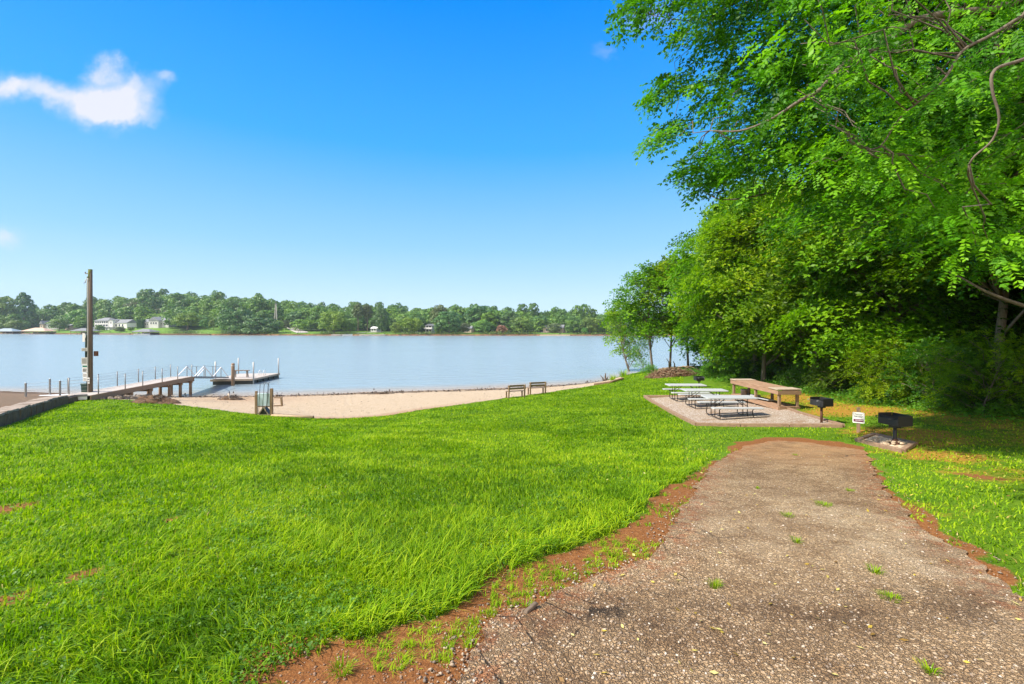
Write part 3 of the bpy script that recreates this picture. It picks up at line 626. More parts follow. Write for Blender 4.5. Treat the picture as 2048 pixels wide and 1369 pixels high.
# ------------------------------------------------------------------ foliage kit
def unit_rand(n): return nrm(RNG.normal(size=(n, 3)))
def compound_leaves(P, D, Nn, Ln, var, pairs=4, wide=.42, droop=.3, rate=.30):
    """pinnate leaves: base points P, axis directions D, face normals Nn, lengths Ln -> quads"""
    D = nrm(D); S = nrm(np.cross(D, Nn)); Nn = nrm(np.cross(S, D)); n = len(P); V = []; A = []
    items = [(t, sd_) for t in np.linspace(.18, .9, pairs) for sd_ in (-1, 1)] + [(.93, 0)]
    for t, sd_ in items:
        b = P + D * (Ln * t)[:, None] - np.array([0, 0, 1.0]) * (Ln * droop * t * t)[:, None]
        d = nrm(S * sd_ * .86 + D * (.5 if sd_ else 1) + RNG.normal(size=(n, 3)) * .16 - np.array([0, 0, droop * .6]))
        nn = nrm(Nn + RNG.normal(size=(n, 3)) * .32); w = nrm(np.cross(d, nn))
        l = Ln * rate * RNG.uniform(.8, 1.15, n) * (1 - .35 * abs(t - .5)); hw = (l * wide * .5)[:, None]; l = l[:, None]
        V.append(np.stack([b, b + d * l * .5 + w * hw, b + d * l, b + d * l * .45 - w * hw], 1)); A.append(np.repeat(var[:, None], 4, 1))
    V = np.concatenate(V, 0); A = np.concatenate(A, 0)
    return V.reshape(-1, 3), A.ravel()
def quads(n): return np.arange(n, dtype=np.int32).reshape(-1, 4)
def pad_leaves(clumps, per, Ln, pairs=4, flat=.22, wide=.42, droop=.35, rate=.30, spread=1.0):
    """clumps: (centre, outward direction, radius). Each is a drooping layered spray of compound leaves."""
    Vs, As = [], []
    for c, o, r in clumps:
        c = np.array(c, float); o = np.array(o, float); k = max(4, int(per * RNG.uniform(.7, 1.25)))
        oh = np.array([o[0], o[1], 0]); oh = oh / (np.linalg.norm(oh) + 1e-6)
        up = nrm(np.array([0, 0, 1.0]) + .45 * oh + RNG.normal(size=3) * .18)
        e1 = nrm(np.cross(up, np.array([oh[1], -oh[0], .01]) if abs(oh).sum() > .1 else np.array([1.0, 0, 0]))); e2 = np.cross(up, e1)
        a = RNG.uniform(0, 2 * np.pi, k); q = np.sqrt(RNG.uniform(0, 1, k)) * r * (1 + .25 * np.sin(3 * a + RNG.uniform(0, 6)))
        lift = RNG.normal(size=k) * flat * r - .22 * q * q / r
        P = c + e1 * (np.cos(a) * q)[:, None] + e2 * (np.sin(a) * q)[:, None] + up * lift[:, None]
        rad = nrm(e1 * np.cos(a)[:, None] + e2 * np.sin(a)[:, None])
        D = nrm(rad * .9 + o * .55 + RNG.normal(size=(k, 3)) * .45 - np.array([0, 0, .22]))
        Nn = nrm(up + RNG.normal(size=(k, 3)) * .30)
        tone = RNG.uniform(.12, .88)
        var = np.clip(tone + RNG.normal(size=k) * .15, 0, 1)
        v, s = compound_leaves(P, D, Nn, Ln * RNG.uniform(.7, 1.2, k), var, pairs, wide, droop, rate); Vs.append(v); As.append(s)
    return np.concatenate(Vs), np.concatenate(As)
def smooth_path(pts, k=4):
    P = [Vector(p) for p in pts]; out_ = []
    for i in range(len(P) - 1):
        a, b, c, d = P[max(i - 1, 0)], P[i], P[i + 1], P[min(i + 2, len(P) - 1)]
        for j in range(k):
            t = j / k; out_.append(.5 * ((2 * b) + (c - a) * t + (2 * a - 5 * b + 4 * c - d) * t * t + (3 * b - a - 3 * c + d) * t ** 3))
    return out_ + [P[-1]]
def limb_tube(mb, p, q, r0, r1, seed, n=6, k=6, sag=.0, wig=.06):
    rr = random.Random(seed); p, q = Vector(p), Vector(q); Ls = (q - p).length; pts = []
    for i in range(k + 1):
        t = i / k; e = p.lerp(q, t); w = wig * Ls * math.sin(math.pi * min(t, 1) * .98)
        pts.append(e + Vector((rr.uniform(-w, w), rr.uniform(-w, w), rr.uniform(-w, w) + sag * Ls * math.sin(math.pi * t))))
    mb.tube(pts, [r0 + (r1 - r0) * i / k for i in range(k + 1)], n)
    return pts
def broad_crown(seed, H, Rr, n, z0=.2, pad_r=1.05, lean=(0, 0), top=.9, inner=.35):
    rr = np.random.default_rng(seed); out_ = []
    for i in range(n):
        t = rr.uniform(0, 1) ** .85; z = z0 + (1 - z0) * t
        prof = (math.sin(math.pi * min(1, .18 + .8 * (1 - abs(t - .42) / .75))) if t > .42 else (.62 + .38 * math.sin(math.pi * .5 * t / .42)))
        prof = max(.12, prof if t < .42 else math.sqrt(max(0.0, 1 - ((t - .42) / .6) ** 2)))
        a = rr.uniform(0, 2 * math.pi); f = rr.uniform(inner, 1.0) ** .55
        lob = 1 + .20 * math.sin(3 * a + seed) + .12 * math.sin(5 * a + 2 * seed + 6 * t)
        x, y = math.cos(a) * Rr * prof * f * lob, math.sin(a) * Rr * prof * f * lob
        out_.append(((x + lean[0] * t, y + lean[1] * t, z * H * top), (math.cos(a) * .9, math.sin(a) * .9, .25 + .5 * t), pad_r * rr.uniform(.65, 1.25)))
    return out_
def tree_meshes(name, seed, H, Rr, nclump, per, Ln, leaf, bark, z0=.2, pad_r=1.05, pairs=4, tr=.16, lean=(0, 0), flat=.22, wide=.42, inner=.35, rate=.30, bend=.0):
    cl = broad_crown(seed, H, Rr, nclump, z0, pad_r, lean, inner=inner)
    V, A = pad_leaves(cl, per, Ln, pairs, flat, wide, rate=rate)
    crown = np_mesh('crown', V, quads(len(V)), M[leaf], {'var': A})
    mb = MB(); rr = random.Random(seed); top = Vector((lean[0] * .8 + rr.uniform(-.3, .3), lean[1] * .8 + rr.uniform(-.3, .3), H * .82))
    pts = []
    for i in range(9):
        t = i / 8; p = Vector((0, 0, -.3)).lerp(top, t); p += Vector((math.sin(t * 4 + seed) * .16 + bend * math.sin(t * math.pi), math.cos(t * 3.3 + seed) * .16, 0)); pts.append(p)
    mb.tube(pts, [tr * (1.35 if i == 0 else 1 - .82 * i / 8) for i in range(9)], 9)
    for i in range(0, len(cl), max(1, len(cl) // 26)):
        c = Vector(cl[i][0]); k = min(7, max(1, int(c.z / (H * .82) * 8 * .72))); limb_tube(mb, pts[k], c, tr * .36 * (1 - k / 11), .012, seed * 31 + i, 5, 5, .05)
    me = bpy.data.meshes.new('trunk'); me.from_pydata(mb.v, [], mb.f); me.materials.append(M[bark]); me.polygons.foreach_set('use_smooth', [True] * len(me.polygons))
    return crown, me
def plant(name, meshes, label, cat, loc, rz=0, sc=1, group=None, names=('crown', 'trunk')):
    t = thing(name, label, cat, loc, rz, group); t.scale = (sc, sc, sc) if not hasattr(sc, '__len__') else sc
    for nm, me in zip(names, meshes): link(bpy.data.objects.new(nm, me), t)
    return t

# ------------------------------------------------------------------ the wood on the right
PA = tree_meshes('a', 3, 12.0, 4.3, 175, 104, .50, 'leafA', 'bark', z0=.20, pad_r=1.3, pairs=2, flat=.085, wide=.5, rate=.42)
PB = tree_meshes('b', 5, 12.0, 4.6, 175, 104, .50, 'leafB', 'bark', z0=.22, pad_r=1.3, pairs=2, flat=.085, wide=.5, rate=.42)
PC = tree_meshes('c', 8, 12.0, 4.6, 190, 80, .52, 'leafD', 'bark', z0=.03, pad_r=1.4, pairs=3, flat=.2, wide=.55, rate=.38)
PD = tree_meshes('d', 14, 12.0, 4.4, 150, 104, .50, 'leafA', 'palebark', z0=.44, pad_r=1.3, pairs=2, flat=.085, wide=.5, rate=.42, tr=.17)
woods = [  # X, Y, height, radius factor, mesh, label
    (17.3, 11.8, 11.5, 1.02, PD, 'big leafy tree at the right picture edge above the nearest grill'),
    (17.4, 16.2, 12.5, 1.0, PD, 'tall bright green tree behind the small white sign'),
    (17.4, 20.4, 12.5, 1.04, PA, 'broad leafy tree behind the middle grill and the near end of the wooden counter'),
    (17.0, 25.4, 12.6, 1.02, PB, 'yellowish green tree rising behind the long wooden counter'),
    (16.2, 30.6, 13.8, 1.0, PA, 'full leafy tree behind the far picnic table and the distant grill'),
    (18.0, 35.4, 11.8, .92, PB, 'light green tree just right of the brush pile'),
    (18.8, 41.5, 9.6, .78, PA, 'leafy tree directly behind the brush pile, its crown touching the wood'),
    (15.4, 27.6, 13.4, .84, PB, 'tall narrow tree rising just under the left end of the overhanging locust limbs'),
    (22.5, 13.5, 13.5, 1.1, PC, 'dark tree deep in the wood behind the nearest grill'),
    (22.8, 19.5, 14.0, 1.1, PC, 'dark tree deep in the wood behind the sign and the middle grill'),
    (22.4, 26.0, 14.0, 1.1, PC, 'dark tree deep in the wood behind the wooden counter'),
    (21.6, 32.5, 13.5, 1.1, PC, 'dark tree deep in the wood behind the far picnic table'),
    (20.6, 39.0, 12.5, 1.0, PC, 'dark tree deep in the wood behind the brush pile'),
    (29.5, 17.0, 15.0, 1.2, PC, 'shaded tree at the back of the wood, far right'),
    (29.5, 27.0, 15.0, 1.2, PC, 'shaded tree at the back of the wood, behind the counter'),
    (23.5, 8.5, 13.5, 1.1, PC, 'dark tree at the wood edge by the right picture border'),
]
for i, (x, y, h_, rf, P, lab) in enumerate(woods):
    plant('deciduous_tree', P, lab, 'tree', (x, y, hz(x, y) - .05), 1.7 * i + .4, (rf, rf, h_ / 12), 'trees of the wood beside the lawn')

# slender trees on the point by the water
S1 = tree_meshes('s1', 21, 9.6, 2.4, 62, 46, .46, 'leafB', 'palebark', z0=.27, pad_r=.80, pairs=2, tr=.13, lean=(-.9, .2), wide=.62, inner=.2, bend=-.35, rate=.46)
S2 = tree_meshes('s2', 24, 10.4, 2.4, 66, 46, .46, 'leafA', 'bark', z0=.38, pad_r=.85, rate=.46, pairs=2, tr=.12, lean=(-1.2, .0), wide=.62, inner=.2, bend=-.2)
S3 = tree_meshes('s3', 27, 10.6, 2.4, 70, 46, .48, 'leafB', 'bark', z0=.38, pad_r=.9, rate=.46, pairs=2, tr=.11, lean=(.1, .0), wide=.6, inner=.2)
S4 = tree_meshes('s4', 29, 3.0, .9, 16, 40, .26, 'weed', 'palebark', z0=.2, pad_r=.5, pairs=3, tr=.035, wide=.62, inner=.2)
for P, px, py, dY, lab, sc in (
    (S1, 1259, 749, 0, 'slender pale tree with a curved trunk, nearest the beach at the tip of the point', 1.0),
    (S2, 1311, 748, 2.0, 'slender dark tree leaning left beside the brush pile', 1.0),
    (S3, 1342, 748, 3.0, 'forked grey tree standing behind the brush pile', 1.02),
    (S3, 1374, 748, 4.0, 'straight thin tree at the right end of the brush pile', 1.03),
    (S4, 1283, 748, 1.0, 'leafy sapling between the two slender trees on the point', 1.0)):
    x, y = gnd(px, py); k = (y + dY) / y; x, y = x * k, y + dY
    plant('slender_tree' if P is not S4 else 'sapling', P, lab, 'tree', (x, y, hz(x, y) - .05), .0 if P in (S1, S2) else px * .1, sc, 'slender trees on the point' if P is not S4 else None)

# ------------------------------------------------------------------ the old locust whose limbs hang over the path, its trunk just out of the picture
lt = thing('locust_tree', 'large overhanging locust tree with feathery leaves filling the upper right corner', 'tree', (0, 0, 0))
tb = MB(); base = Vector((11.2, 7.6, hz(11.2, 7.6) - .2)); fork = Vector((10.6, 7.6, 6.2))
limb_tube(tb, base, fork, .30, .24, 5, 12, 8, 0, .02)
limbs = {
 'A': [fork, at(2150, 10, 7.0), at(1990, 20, 6.9), at(1845, 38, 6.9), at(1760, 95, 7.0), at(1690, 128, 7.1), at(1640, 180, 7.2), at(1600, 202, 7.3), at(1540, 240, 7.6), at(1480, 262, 8.0), at(1420, 262, 8.4)],
 'B': [fork, at(2160, -40, 5.0), at(2048, 30, 4.8), at(1980, 72, 4.7), at(1925, 102, 4.7), at(1895, 150, 4.7), at(1865, 182, 4.7), at(1800, 236, 4.8), at(1762, 292, 4.9), at(1725, 300, 5.2)],
 'C': [fork, at(2200, 60, 4.3), at(2050, 118, 4.0), at(1990, 140, 3.9), at(1984, 180, 3.9), at(1998, 235, 3.9), at(1985, 280, 3.95), at(1950, 312, 4.0), at(1938, 330, 4.05)],
 'D': [Vector((10.9, 7.6, 4.6)), at(2150, 640, 8.4), at(2048, 612, 8.6), at(1975, 585, 8.8), at(1930, 560, 9.0), at(1882, 536, 9.3)],
 'E': [fork, at(2100, -150, 8.5), at(1900, -160, 9.0), at(1700, -90, 9.6), at(1520, -20, 10.2), at(1400, 40, 10.8), at(1300, 30, 11.2)],
 'G': [fork, at(2000, 200, 10.0), at(1850, 260, 10.5), at(1700, 320, 11.0), at(1560, 380, 11.6), at(1450, 400, 12.2), at(1400, 380, 12.6)],
 'H': [fork, at(2100, 330, 9.0), at(1950, 400, 9.4), at(1800, 430, 10.0), at(1680, 470, 10.8)],
 'I': [fork, at(1900, 0, 9.0), at(1700, 130, 10.4), at(1500, 160, 11.4), at(1360, 180, 12.2), at(1310, 190, 12.4)],
}
rad0 = {'A': .075, 'B': .024, 'C': .020, 'D': .055, 'E': .05, 'G': .06, 'H': .05, 'I': .05}
for k, pts in limbs.items():
    pts = smooth_path(pts); n = len(pts); tb.tube(pts, [max(.008, rad0[k] * (1 - .88 * i / (n - 1))) for i in range(n)], 7)
twig_rr = random.Random(77)
outline = [(1290, 0), (1306, 22), (1400, 52), (1440, 110), (1400, 132), (1325, 160), (1312, 182), (1420, 198), (1440, 232), (1395, 246), (1322, 262), (1316, 280), (1410, 300), (1372, 330), (1392, 385), (1440, 390), (1500, 430),
           (1640, 470), (1760, 500), (1840, 480), (1930, 560), (2048, 620), (2300, 640), (2400, -250), (1250, -250)]
op = np.array(outline, float); near, far_ = [], []
sprays = [(1272, 12), (1262, 30), (1300, 18), (1335, 30), (1375, 60), (1418, 52), (1430, 88), (1352, 150), (1330, 172), (1318, 186), (1378, 172), (1420, 160), (1404, 205), (1440, 208), (1336, 250), (1318, 268), (1345, 262), (1385, 312), (1372, 340), (1404, 330), (1410, 372), (1440, 300), (1450, 345),
          (1465, 75), (1480, 120), (1455, 185), (1470, 240)]
for px, py in sprays: far_.append((at(px, py, 10.6 + twig_rr.uniform(-.8, 1.4)), (-.8, -.1, .1), twig_rr.uniform(.20, .34)))
cand = []
while len(cand) < 760:
    px, py = twig_rr.uniform(1300, 2350), twig_rr.uniform(-240, 640)
    if poly_sdf(outline, np.array([px]), np.array([py]))[0] < -24 and twig_rr.random() < min(1, -poly_sdf(outline, np.array([px]), np.array([py]))[0] / 170 + .06): cand.append((px, py))
for px, py in cand:
    if py > 500 and px < 1950: continue
    if py > 420 and twig_rr.random() < .45: continue
    lo_, hi_ = (8.6, 13.4)
    Yd = twig_rr.uniform(lo_, hi_) + max(0, (py - 350) / 300) * 1.0
    far_.append((at(px, py, Yd), (-.6, -.35, .15), twig_rr.uniform(.45, .95)))
for px, py in cand[:230]:
    if px > 1580: 
        if twig_rr.random() < .75: near.append((at(px, min(py, 560) - 20, twig_rr.uniform(4.6, 7.6)), (-.5, -.4, -.1), twig_rr.uniform(.28, .55)))
V1, A1 = pad_leaves([(tuple(c), o, r) for c, o, r in far_], 54, .38, 4, .18, .52, .42, .30)
V2, A2 = pad_leaves([(tuple(c), o, r) for c, o, r in near], 26, .29, 7, .22, .54, .45, .23)
V, A = np.concatenate([V1, V2]), np.concatenate([A1, A2])
link(bpy.data.objects.new('crown', np_mesh('crown', V, quads(len(V)), M['leafA'], {'var': A})), lt)
allp = [(p, k) for k, pts in limbs.items() for p in smooth_path(pts, 9)[4:]]
for c, o, r in far_ + near:
    p = min((q for q, k in allp), key=lambda q: (q - c).length)
    if (p - c).length < 2.0: limb_tube(tb, p, c, .010, .004, int(c.x * 1000) % 9999, 4, 5, .04, .10)
tb.build('trunk', M['bark'], lt, smooth=True)

# ------------------------------------------------------------------ shrubs and undergrowth along the wood
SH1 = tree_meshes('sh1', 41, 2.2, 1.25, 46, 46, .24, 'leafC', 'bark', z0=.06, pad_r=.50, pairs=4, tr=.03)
SH2 = tree_meshes('sh2', 43, 1.4, 1.0, 34, 40, .20, 'weed', 'bark', z0=.04, pad_r=.42, pairs=3, tr=.02, wide=.6)
SH3 = tree_meshes('sh3', 45, 2.8, 1.5, 56, 46, .26, 'leafB', 'bark', z0=.06, pad_r=.55, pairs=4, tr=.035)
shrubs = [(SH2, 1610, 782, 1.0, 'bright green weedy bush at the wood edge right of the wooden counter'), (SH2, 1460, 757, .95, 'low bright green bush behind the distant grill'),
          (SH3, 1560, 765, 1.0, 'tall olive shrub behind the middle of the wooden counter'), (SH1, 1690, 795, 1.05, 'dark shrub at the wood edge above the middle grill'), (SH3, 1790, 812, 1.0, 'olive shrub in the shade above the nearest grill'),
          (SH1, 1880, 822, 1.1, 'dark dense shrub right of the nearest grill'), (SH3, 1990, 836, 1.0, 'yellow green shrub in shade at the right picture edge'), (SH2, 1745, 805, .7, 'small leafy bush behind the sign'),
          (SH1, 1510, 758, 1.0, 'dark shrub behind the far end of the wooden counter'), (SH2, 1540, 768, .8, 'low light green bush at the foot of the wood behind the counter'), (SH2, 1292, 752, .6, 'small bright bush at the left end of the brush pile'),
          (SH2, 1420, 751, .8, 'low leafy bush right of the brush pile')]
for i, (P, px, py, sc, lab) in enumerate(shrubs):
    x, y = gnd(px, py); y2 = y + .9; x = x + .7
    plant('shrub', P, lab, 'shrub', (x, y2, hz(x, y2) - .03), i * 1.3, sc, 'shrubs along the wood edge', ('foliage', 'stem'))
n = 9500; yy = RNG.uniform(6, 39, n); zz = RNG.uniform(0, 1, n) ** 1.4; _y, _x = zip(*WOODLINE)
xx = np.interp(yy, _y, _x) + .8 + zz * .9 + RNG.uniform(0, 1, n) ** 1.3 * 13
P = np.c_[xx, yy, hgt(xx, yy) + zz * (2.4 + .45 * np.clip(xx - 16, 0, 8)) * fbm(xx * .5, yy * .5, 31)]
V, A = compound_leaves(P, unit_rand(n) * [1, 1, .5], nrm(np.array([-.2, -.1, 1]) + RNG.normal(size=(n, 3)) * .5), RNG.uniform(.35, .75, n), np.clip(RNG.normal(.45, .2, n), 0, 1), 3, .6, rate=.4)
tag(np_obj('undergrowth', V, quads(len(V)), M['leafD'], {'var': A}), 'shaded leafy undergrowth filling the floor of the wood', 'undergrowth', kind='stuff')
n = 6500; yy = RNG.uniform(6.5, 41, n); off = RNG.normal(.25, .55, n)
xx = np.interp(yy, _y, _x) + off + .6 * (fbm(yy * .8, yy * 0, 33) - .5) * 2
P = np.c_[xx, yy, hgt(xx, yy) + RNG.uniform(.01, .34, n) * sstep(-.9, 1.0, off)]
V, A = compound_leaves(P, unit_rand(n) * [1, 1, .3] + [0, 0, .25], nrm(np.array([-.1, -.2, 1]) + RNG.normal(size=(n, 3)) * .3), RNG.uniform(.12, .26, n), np.clip(RNG.normal(.5, .2, n), 0, 1), 2, .75, rate=.42)
tag(np_obj('ground_cover', V, quads(len(V)), M['weed'], {'var': A}), 'low leafy weeds along the foot of the wood', 'weeds', kind='stuff')
# ------------------------------------------------------------------ lawn blades
def no_grass(x, y):
    return (poly_sdf(DIRT, x, y) + wob(x, y, .22, 2.2) < .02) | (beach_sdf(x, y) < .05) | (pad_sdf(x, y) < .12) | (ramp_sdf(x, y) < .35) | (shore_sdf(x, y) < .5)
def blades(n, rmin, rmax, amin, amax, hh, ww, seed, power=1.5, keep=None, lean=.55, segs=2, tuft=0):
    """n grass blades around the path: arc-shaped strips standing on the ground"""
    g = np.random.default_rng(seed)
    e = 2 - power; r = (rmin ** e + g.uniform(0, 1, n) * (rmax ** e - rmin ** e)) ** (1 / e); a = g.uniform(amin, amax, n)
    x, y = r * np.sin(a), r * np.cos(a)
    if tuft:
        cx, cy = np.round(x / tuft), np.round(y / tuft); jx, jy = hash2(cx, cy, 5) - .5, hash2(cx, cy, 6) - .5
        k = g.uniform(.2, 1, n); x = x + ((cx + jx * .9) * tuft - x) * .55 * k; y = y + ((cy + jy * .9) * tuft - y) * .55 * k
    ok = ~no_grass(x, y)
    dm = dirt_mask(x, y); dr = dry(x, y); li = litter(x, y)
    patch = fbm(x * 1.1, y * 1.1, 51)
    ok &= (g.uniform(0, 1, n) > dm * 1.05) & (g.uniform(0, 1, n) > dr * .75) & (g.uniform(0, 1, n) > li * 1.1) & (g.uniform(0, 1, n) < .62 + .9 * patch)
    if keep is not None: ok &= keep(x, y)
    x, y, r, dr, patch = x[ok], y[ok], r[ok], dr[ok], patch[ok]; n = len(x)
    z = hgt(x, y) - .006; sc = hh(r) * g.uniform(.55, 1.35, n) * (.65 + .75 * fbm(x * .7, y * .7, 52)) * (.7 + .6 * fbm(x * 4, y * 4, 57))
    w = ww(r) * g.uniform(.7, 1.35, n)
    flow = 6.28 * fbm(x * .35, y * .35, 53) * 2; th = flow + g.normal(0, 1.3, n)
    D = np.c_[np.cos(th), np.sin(th), np.zeros(n)]; S = np.c_[-np.sin(th), np.cos(th), np.zeros(n)]
    ph = g.uniform(0, 6.28, n); S = nrm(S + .5 * np.c_[np.cos(ph), np.sin(ph), np.zeros(n)])
    ln = np.clip(g.normal(lean, .3, n), .05, 1.5)[:, None]
    b = np.c_[x, y, z]; sc_ = sc[:, None]; w_ = (w / 2)[:, None]; up = np.array([0, 0, 1.0]); rows = []
    for k in range(segs):
        t = k / segs; p = b + up * sc_ * (t - .35 * ln * t * t) + D * sc_ * ln * t * t
        q = w_ * (1 - .45 * t); rows += [p - S * q, p + S * q]
    t = 1.0; tip = b + up * sc_ * (1 - .42 * ln) + D * sc_ * ln
    V = np.stack(rows + [tip], 1); m = 2 * segs + 1
    T = []
    for k in range(segs - 1): T += [[2 * k, 2 * k + 1, 2 * k + 3], [2 * k, 2 * k + 3, 2 * k + 2]]
    T += [[2 * segs - 2, 2 * segs - 1, 2 * segs]]
    T = (np.arange(n)[:, None, None] * m + np.array(T)[None]).reshape(-1, 3)
    var = np.clip(.5 + g.normal(0, .25, n) + .6 * (patch - .5) + .3 * (fbm(x * .3, y * .3, 55) - .5) + .7 * (fbm(x * 3.5, y * 3.5, 56) - .5) + .2 * dr, .02, .98)
    return V.reshape(-1, 3), T, np.repeat(var[:, None], m, 1).ravel(), n
def join(parts):
    Vs, Ts, As, b = [], [], [], 0
    for V, T, A, n in parts: Vs.append(V); Ts.append(T + b); As.append(A); b += len(V)
    return np.concatenate(Vs), np.concatenate(Ts), np.concatenate(As)
hfn = lambda r: np.interp(r, [1.5, 3, 6, 12, 30], [.085, .075, .07, .075, .085]); wfn = lambda r: .0052 * (np.maximum(r, 1.8) / 2) ** .72
P1 = blades(480000, 1.5, 47, -.98, .36, hfn, wfn, 61, 1.5, None, .6, 2, .06)
P2 = blades(70000, 2.2, 30, .36, 1.0, lambda r: hfn(r) * .7, wfn, 62, 1.45, None, .7, 2, .08)
P3 = blades(26000, 1.4, 5.2, -1.05, .4, lambda r: np.interp(r, [1.5, 5], [.19, .13]), lambda r: .0075 + 0 * r, 63, 1.6, lambda x, y: fbm(x * 1.3, y * 1.3, 58) > .5 - .12 * (np.hypot(x, y) < 2.8), .75, 3, .16)
def fringe(x, y):
    d = poly_sdf(DIRT, x, y); return (d < .30) & (d > -.02)
P4 = blades(90000, 1.6, 11, -.6, .5, lambda r: np.interp(r, [1.5, 4, 11], [.17, .14, .09]), lambda r: .0065 * (np.maximum(r, 2) / 2) ** .5, 64, 1.4, fringe, .8, 3, .12)
def seedl(x, y): d = poly_sdf(DIRT, x, y); return (d < .0) & (road_sdf(x, y) > .02) & (fbm(x * 2.2, y * 2.2, 71) > .49)
_ng, _dm = no_grass, dirt_mask
no_grass = lambda x, y: np.zeros(np.shape(x), bool)
dirt_mask = lambda x, y: np.zeros(np.shape(x))
P6 = blades(120000, 1.5, 12, -.7, .85, lambda r: .045 + 0 * r, lambda r: .004 * (np.maximum(r, 2) / 2) ** .6, 66, 1.5, seedl, .9, 2, .12)
no_grass, dirt_mask = _ng, _dm
V, T, A = join([P1, P2, P3, P4, P6])
tag(np_obj('lawn_grass', V, T, M['grass'], {'var': A}), 'bright green mown lawn sloping down to the beach', 'grass', kind='stuff')
P5 = blades(3500, 1.6, 20, -.98, 1.0, lambda r: hfn(r) * .8, wfn, 65, 1.5, None, .9, 2)
V, T, A = join([P5]); tag(np_obj('dry_grass', V, T, M['straw'], {'var': A}), 'scattered dry straw blades in the lawn', 'grass', kind='stuff')

n = 26000; g = np.random.default_rng(93); r = 1.7 * (9 / 1.7) ** g.uniform(0, 1, n); a = g.uniform(-.98, .75, n); x, y = r * np.sin(a), r * np.cos(a)
ok = ~no_grass(x, y) & (fbm(x * 1.6, y * 1.6, 95) > .53 + .12 * g.uniform(-1, 1, n)); x, y = x[ok], y[ok]; n = len(x); th = g.uniform(0, 6.28, n)
P = np.c_[x, y, hgt(x, y) + g.uniform(.015, .055, n)]; V, A = compound_leaves(P, np.c_[np.cos(th), np.sin(th), g.uniform(0, .5, n)], nrm(np.array([0, 0, 1.0]) + g.normal(size=(n, 3)) * .4), g.uniform(.02, .04, n), np.clip(g.normal(.5, .25, n), 0, 1), 1, .95, rate=.7)
tag(np_obj('clover', V, quads(len(V)), M['weed'], {'var': A}), 'patches of low clover and broadleaf weeds in the lawn', 'clover', kind='stuff')

# weed tufts growing through the asphalt and on the red soil
def tuft_mesh(seed, n, h_, spread, wd):
    g = np.random.default_rng(seed); th = g.uniform(0, 6.28, n); q = np.sqrt(g.uniform(0, 1, n)) * spread; sc = h_ * g.uniform(.5, 1.2, n)
    b = np.c_[np.cos(th) * q, np.sin(th) * q, np.zeros(n) - .004]; D = np.c_[np.cos(th), np.sin(th), np.zeros(n)]; S = np.c_[-np.sin(th), np.cos(th), np.zeros(n)]; ln = g.uniform(.3, 1.2, n)[:, None]; s_ = sc[:, None]; w_ = wd * g.uniform(.6, 1.3, n)[:, None]
    p1 = b + np.array([0, 0, 1]) * s_ * .55 + D * s_ * ln * .3; tip = b + np.array([0, 0, 1]) * s_ * (1 - .35 * ln) + D * s_ * ln
    V = np.stack([b - S * w_, b + S * w_, p1 + S * w_ * .8, p1 - S * w_ * .8, tip], 1).reshape(-1, 3)
    T = (np.arange(n)[:, None, None] * 5 + np.array([[0, 1, 2], [0, 2, 3], [3, 2, 4]])[None]).reshape(-1, 3)
    return np_mesh('grass_tuft', V, T, M['grass'], {'var': np.repeat(g.uniform(.35, .95, n)[:, None], 5, 1).ravel()})
TF = [tuft_mesh(70 + k, 60, .07, .05, .003) for k in range(3)] + [tuft_mesh(75, 110, .06, .11, .0035)]
weeds = [(1228, 1112, 0, .9, 'round grass tuft alone on the red soil beside the path'), (1262, 1086, 3, .55, 'flat grass tuft on the red soil close to the lawn edge'), (683, 1352, 0, 1.0, 'grass tuft on red soil at the bottom picture edge'),
         (1648, 1014, 3, .8, 'spreading grass patch in the middle of the asphalt path'), (1575, 1036, 3, .6, 'thin grass patch on the asphalt, left of the spreading one'), (1593, 1088, 1, .8, 'small grass tuft in the centre of the asphalt path'),
         (1430, 1180, 2, .85, 'grass tuft on the asphalt near its left side'), (1750, 1152, 1, .9, 'grass tuft on the asphalt towards its right edge'), (1700, 984, 3, .5, 'faint grass patch near the far end of the path'),
         (1590, 912, 3, .5, 'thin weeds at the sandy end of the path'), (1780, 1202, 3, .6, 'grass patch on the asphalt lower right'), (1860, 1350, 1, .7, 'grass tuft at the bottom right of the path'),
         (1122, 1158, 3, .7, 'grass tuft where red soil meets the asphalt edge'), (820, 1296, 2, .55, 'tiny seedling tuft on the red soil below the long grass'), (1515, 980, 2, .5, 'tiny tuft at the left of the upper path')]
for px, py, k, s, lab in weeds:
    x, y = gnd(px, py); o = link(bpy.data.objects.new('grass_tuft', TF[k])); o.location = (x, y, hz(x, y) + (.014 if road_sdf(np.array([x]), np.array([y]))[0] < 0 else 0)); o.scale = (s, s, s); o.rotation_euler[2] = px
    tag(o, lab, 'weed', 'weed tufts on the path and bare soil')

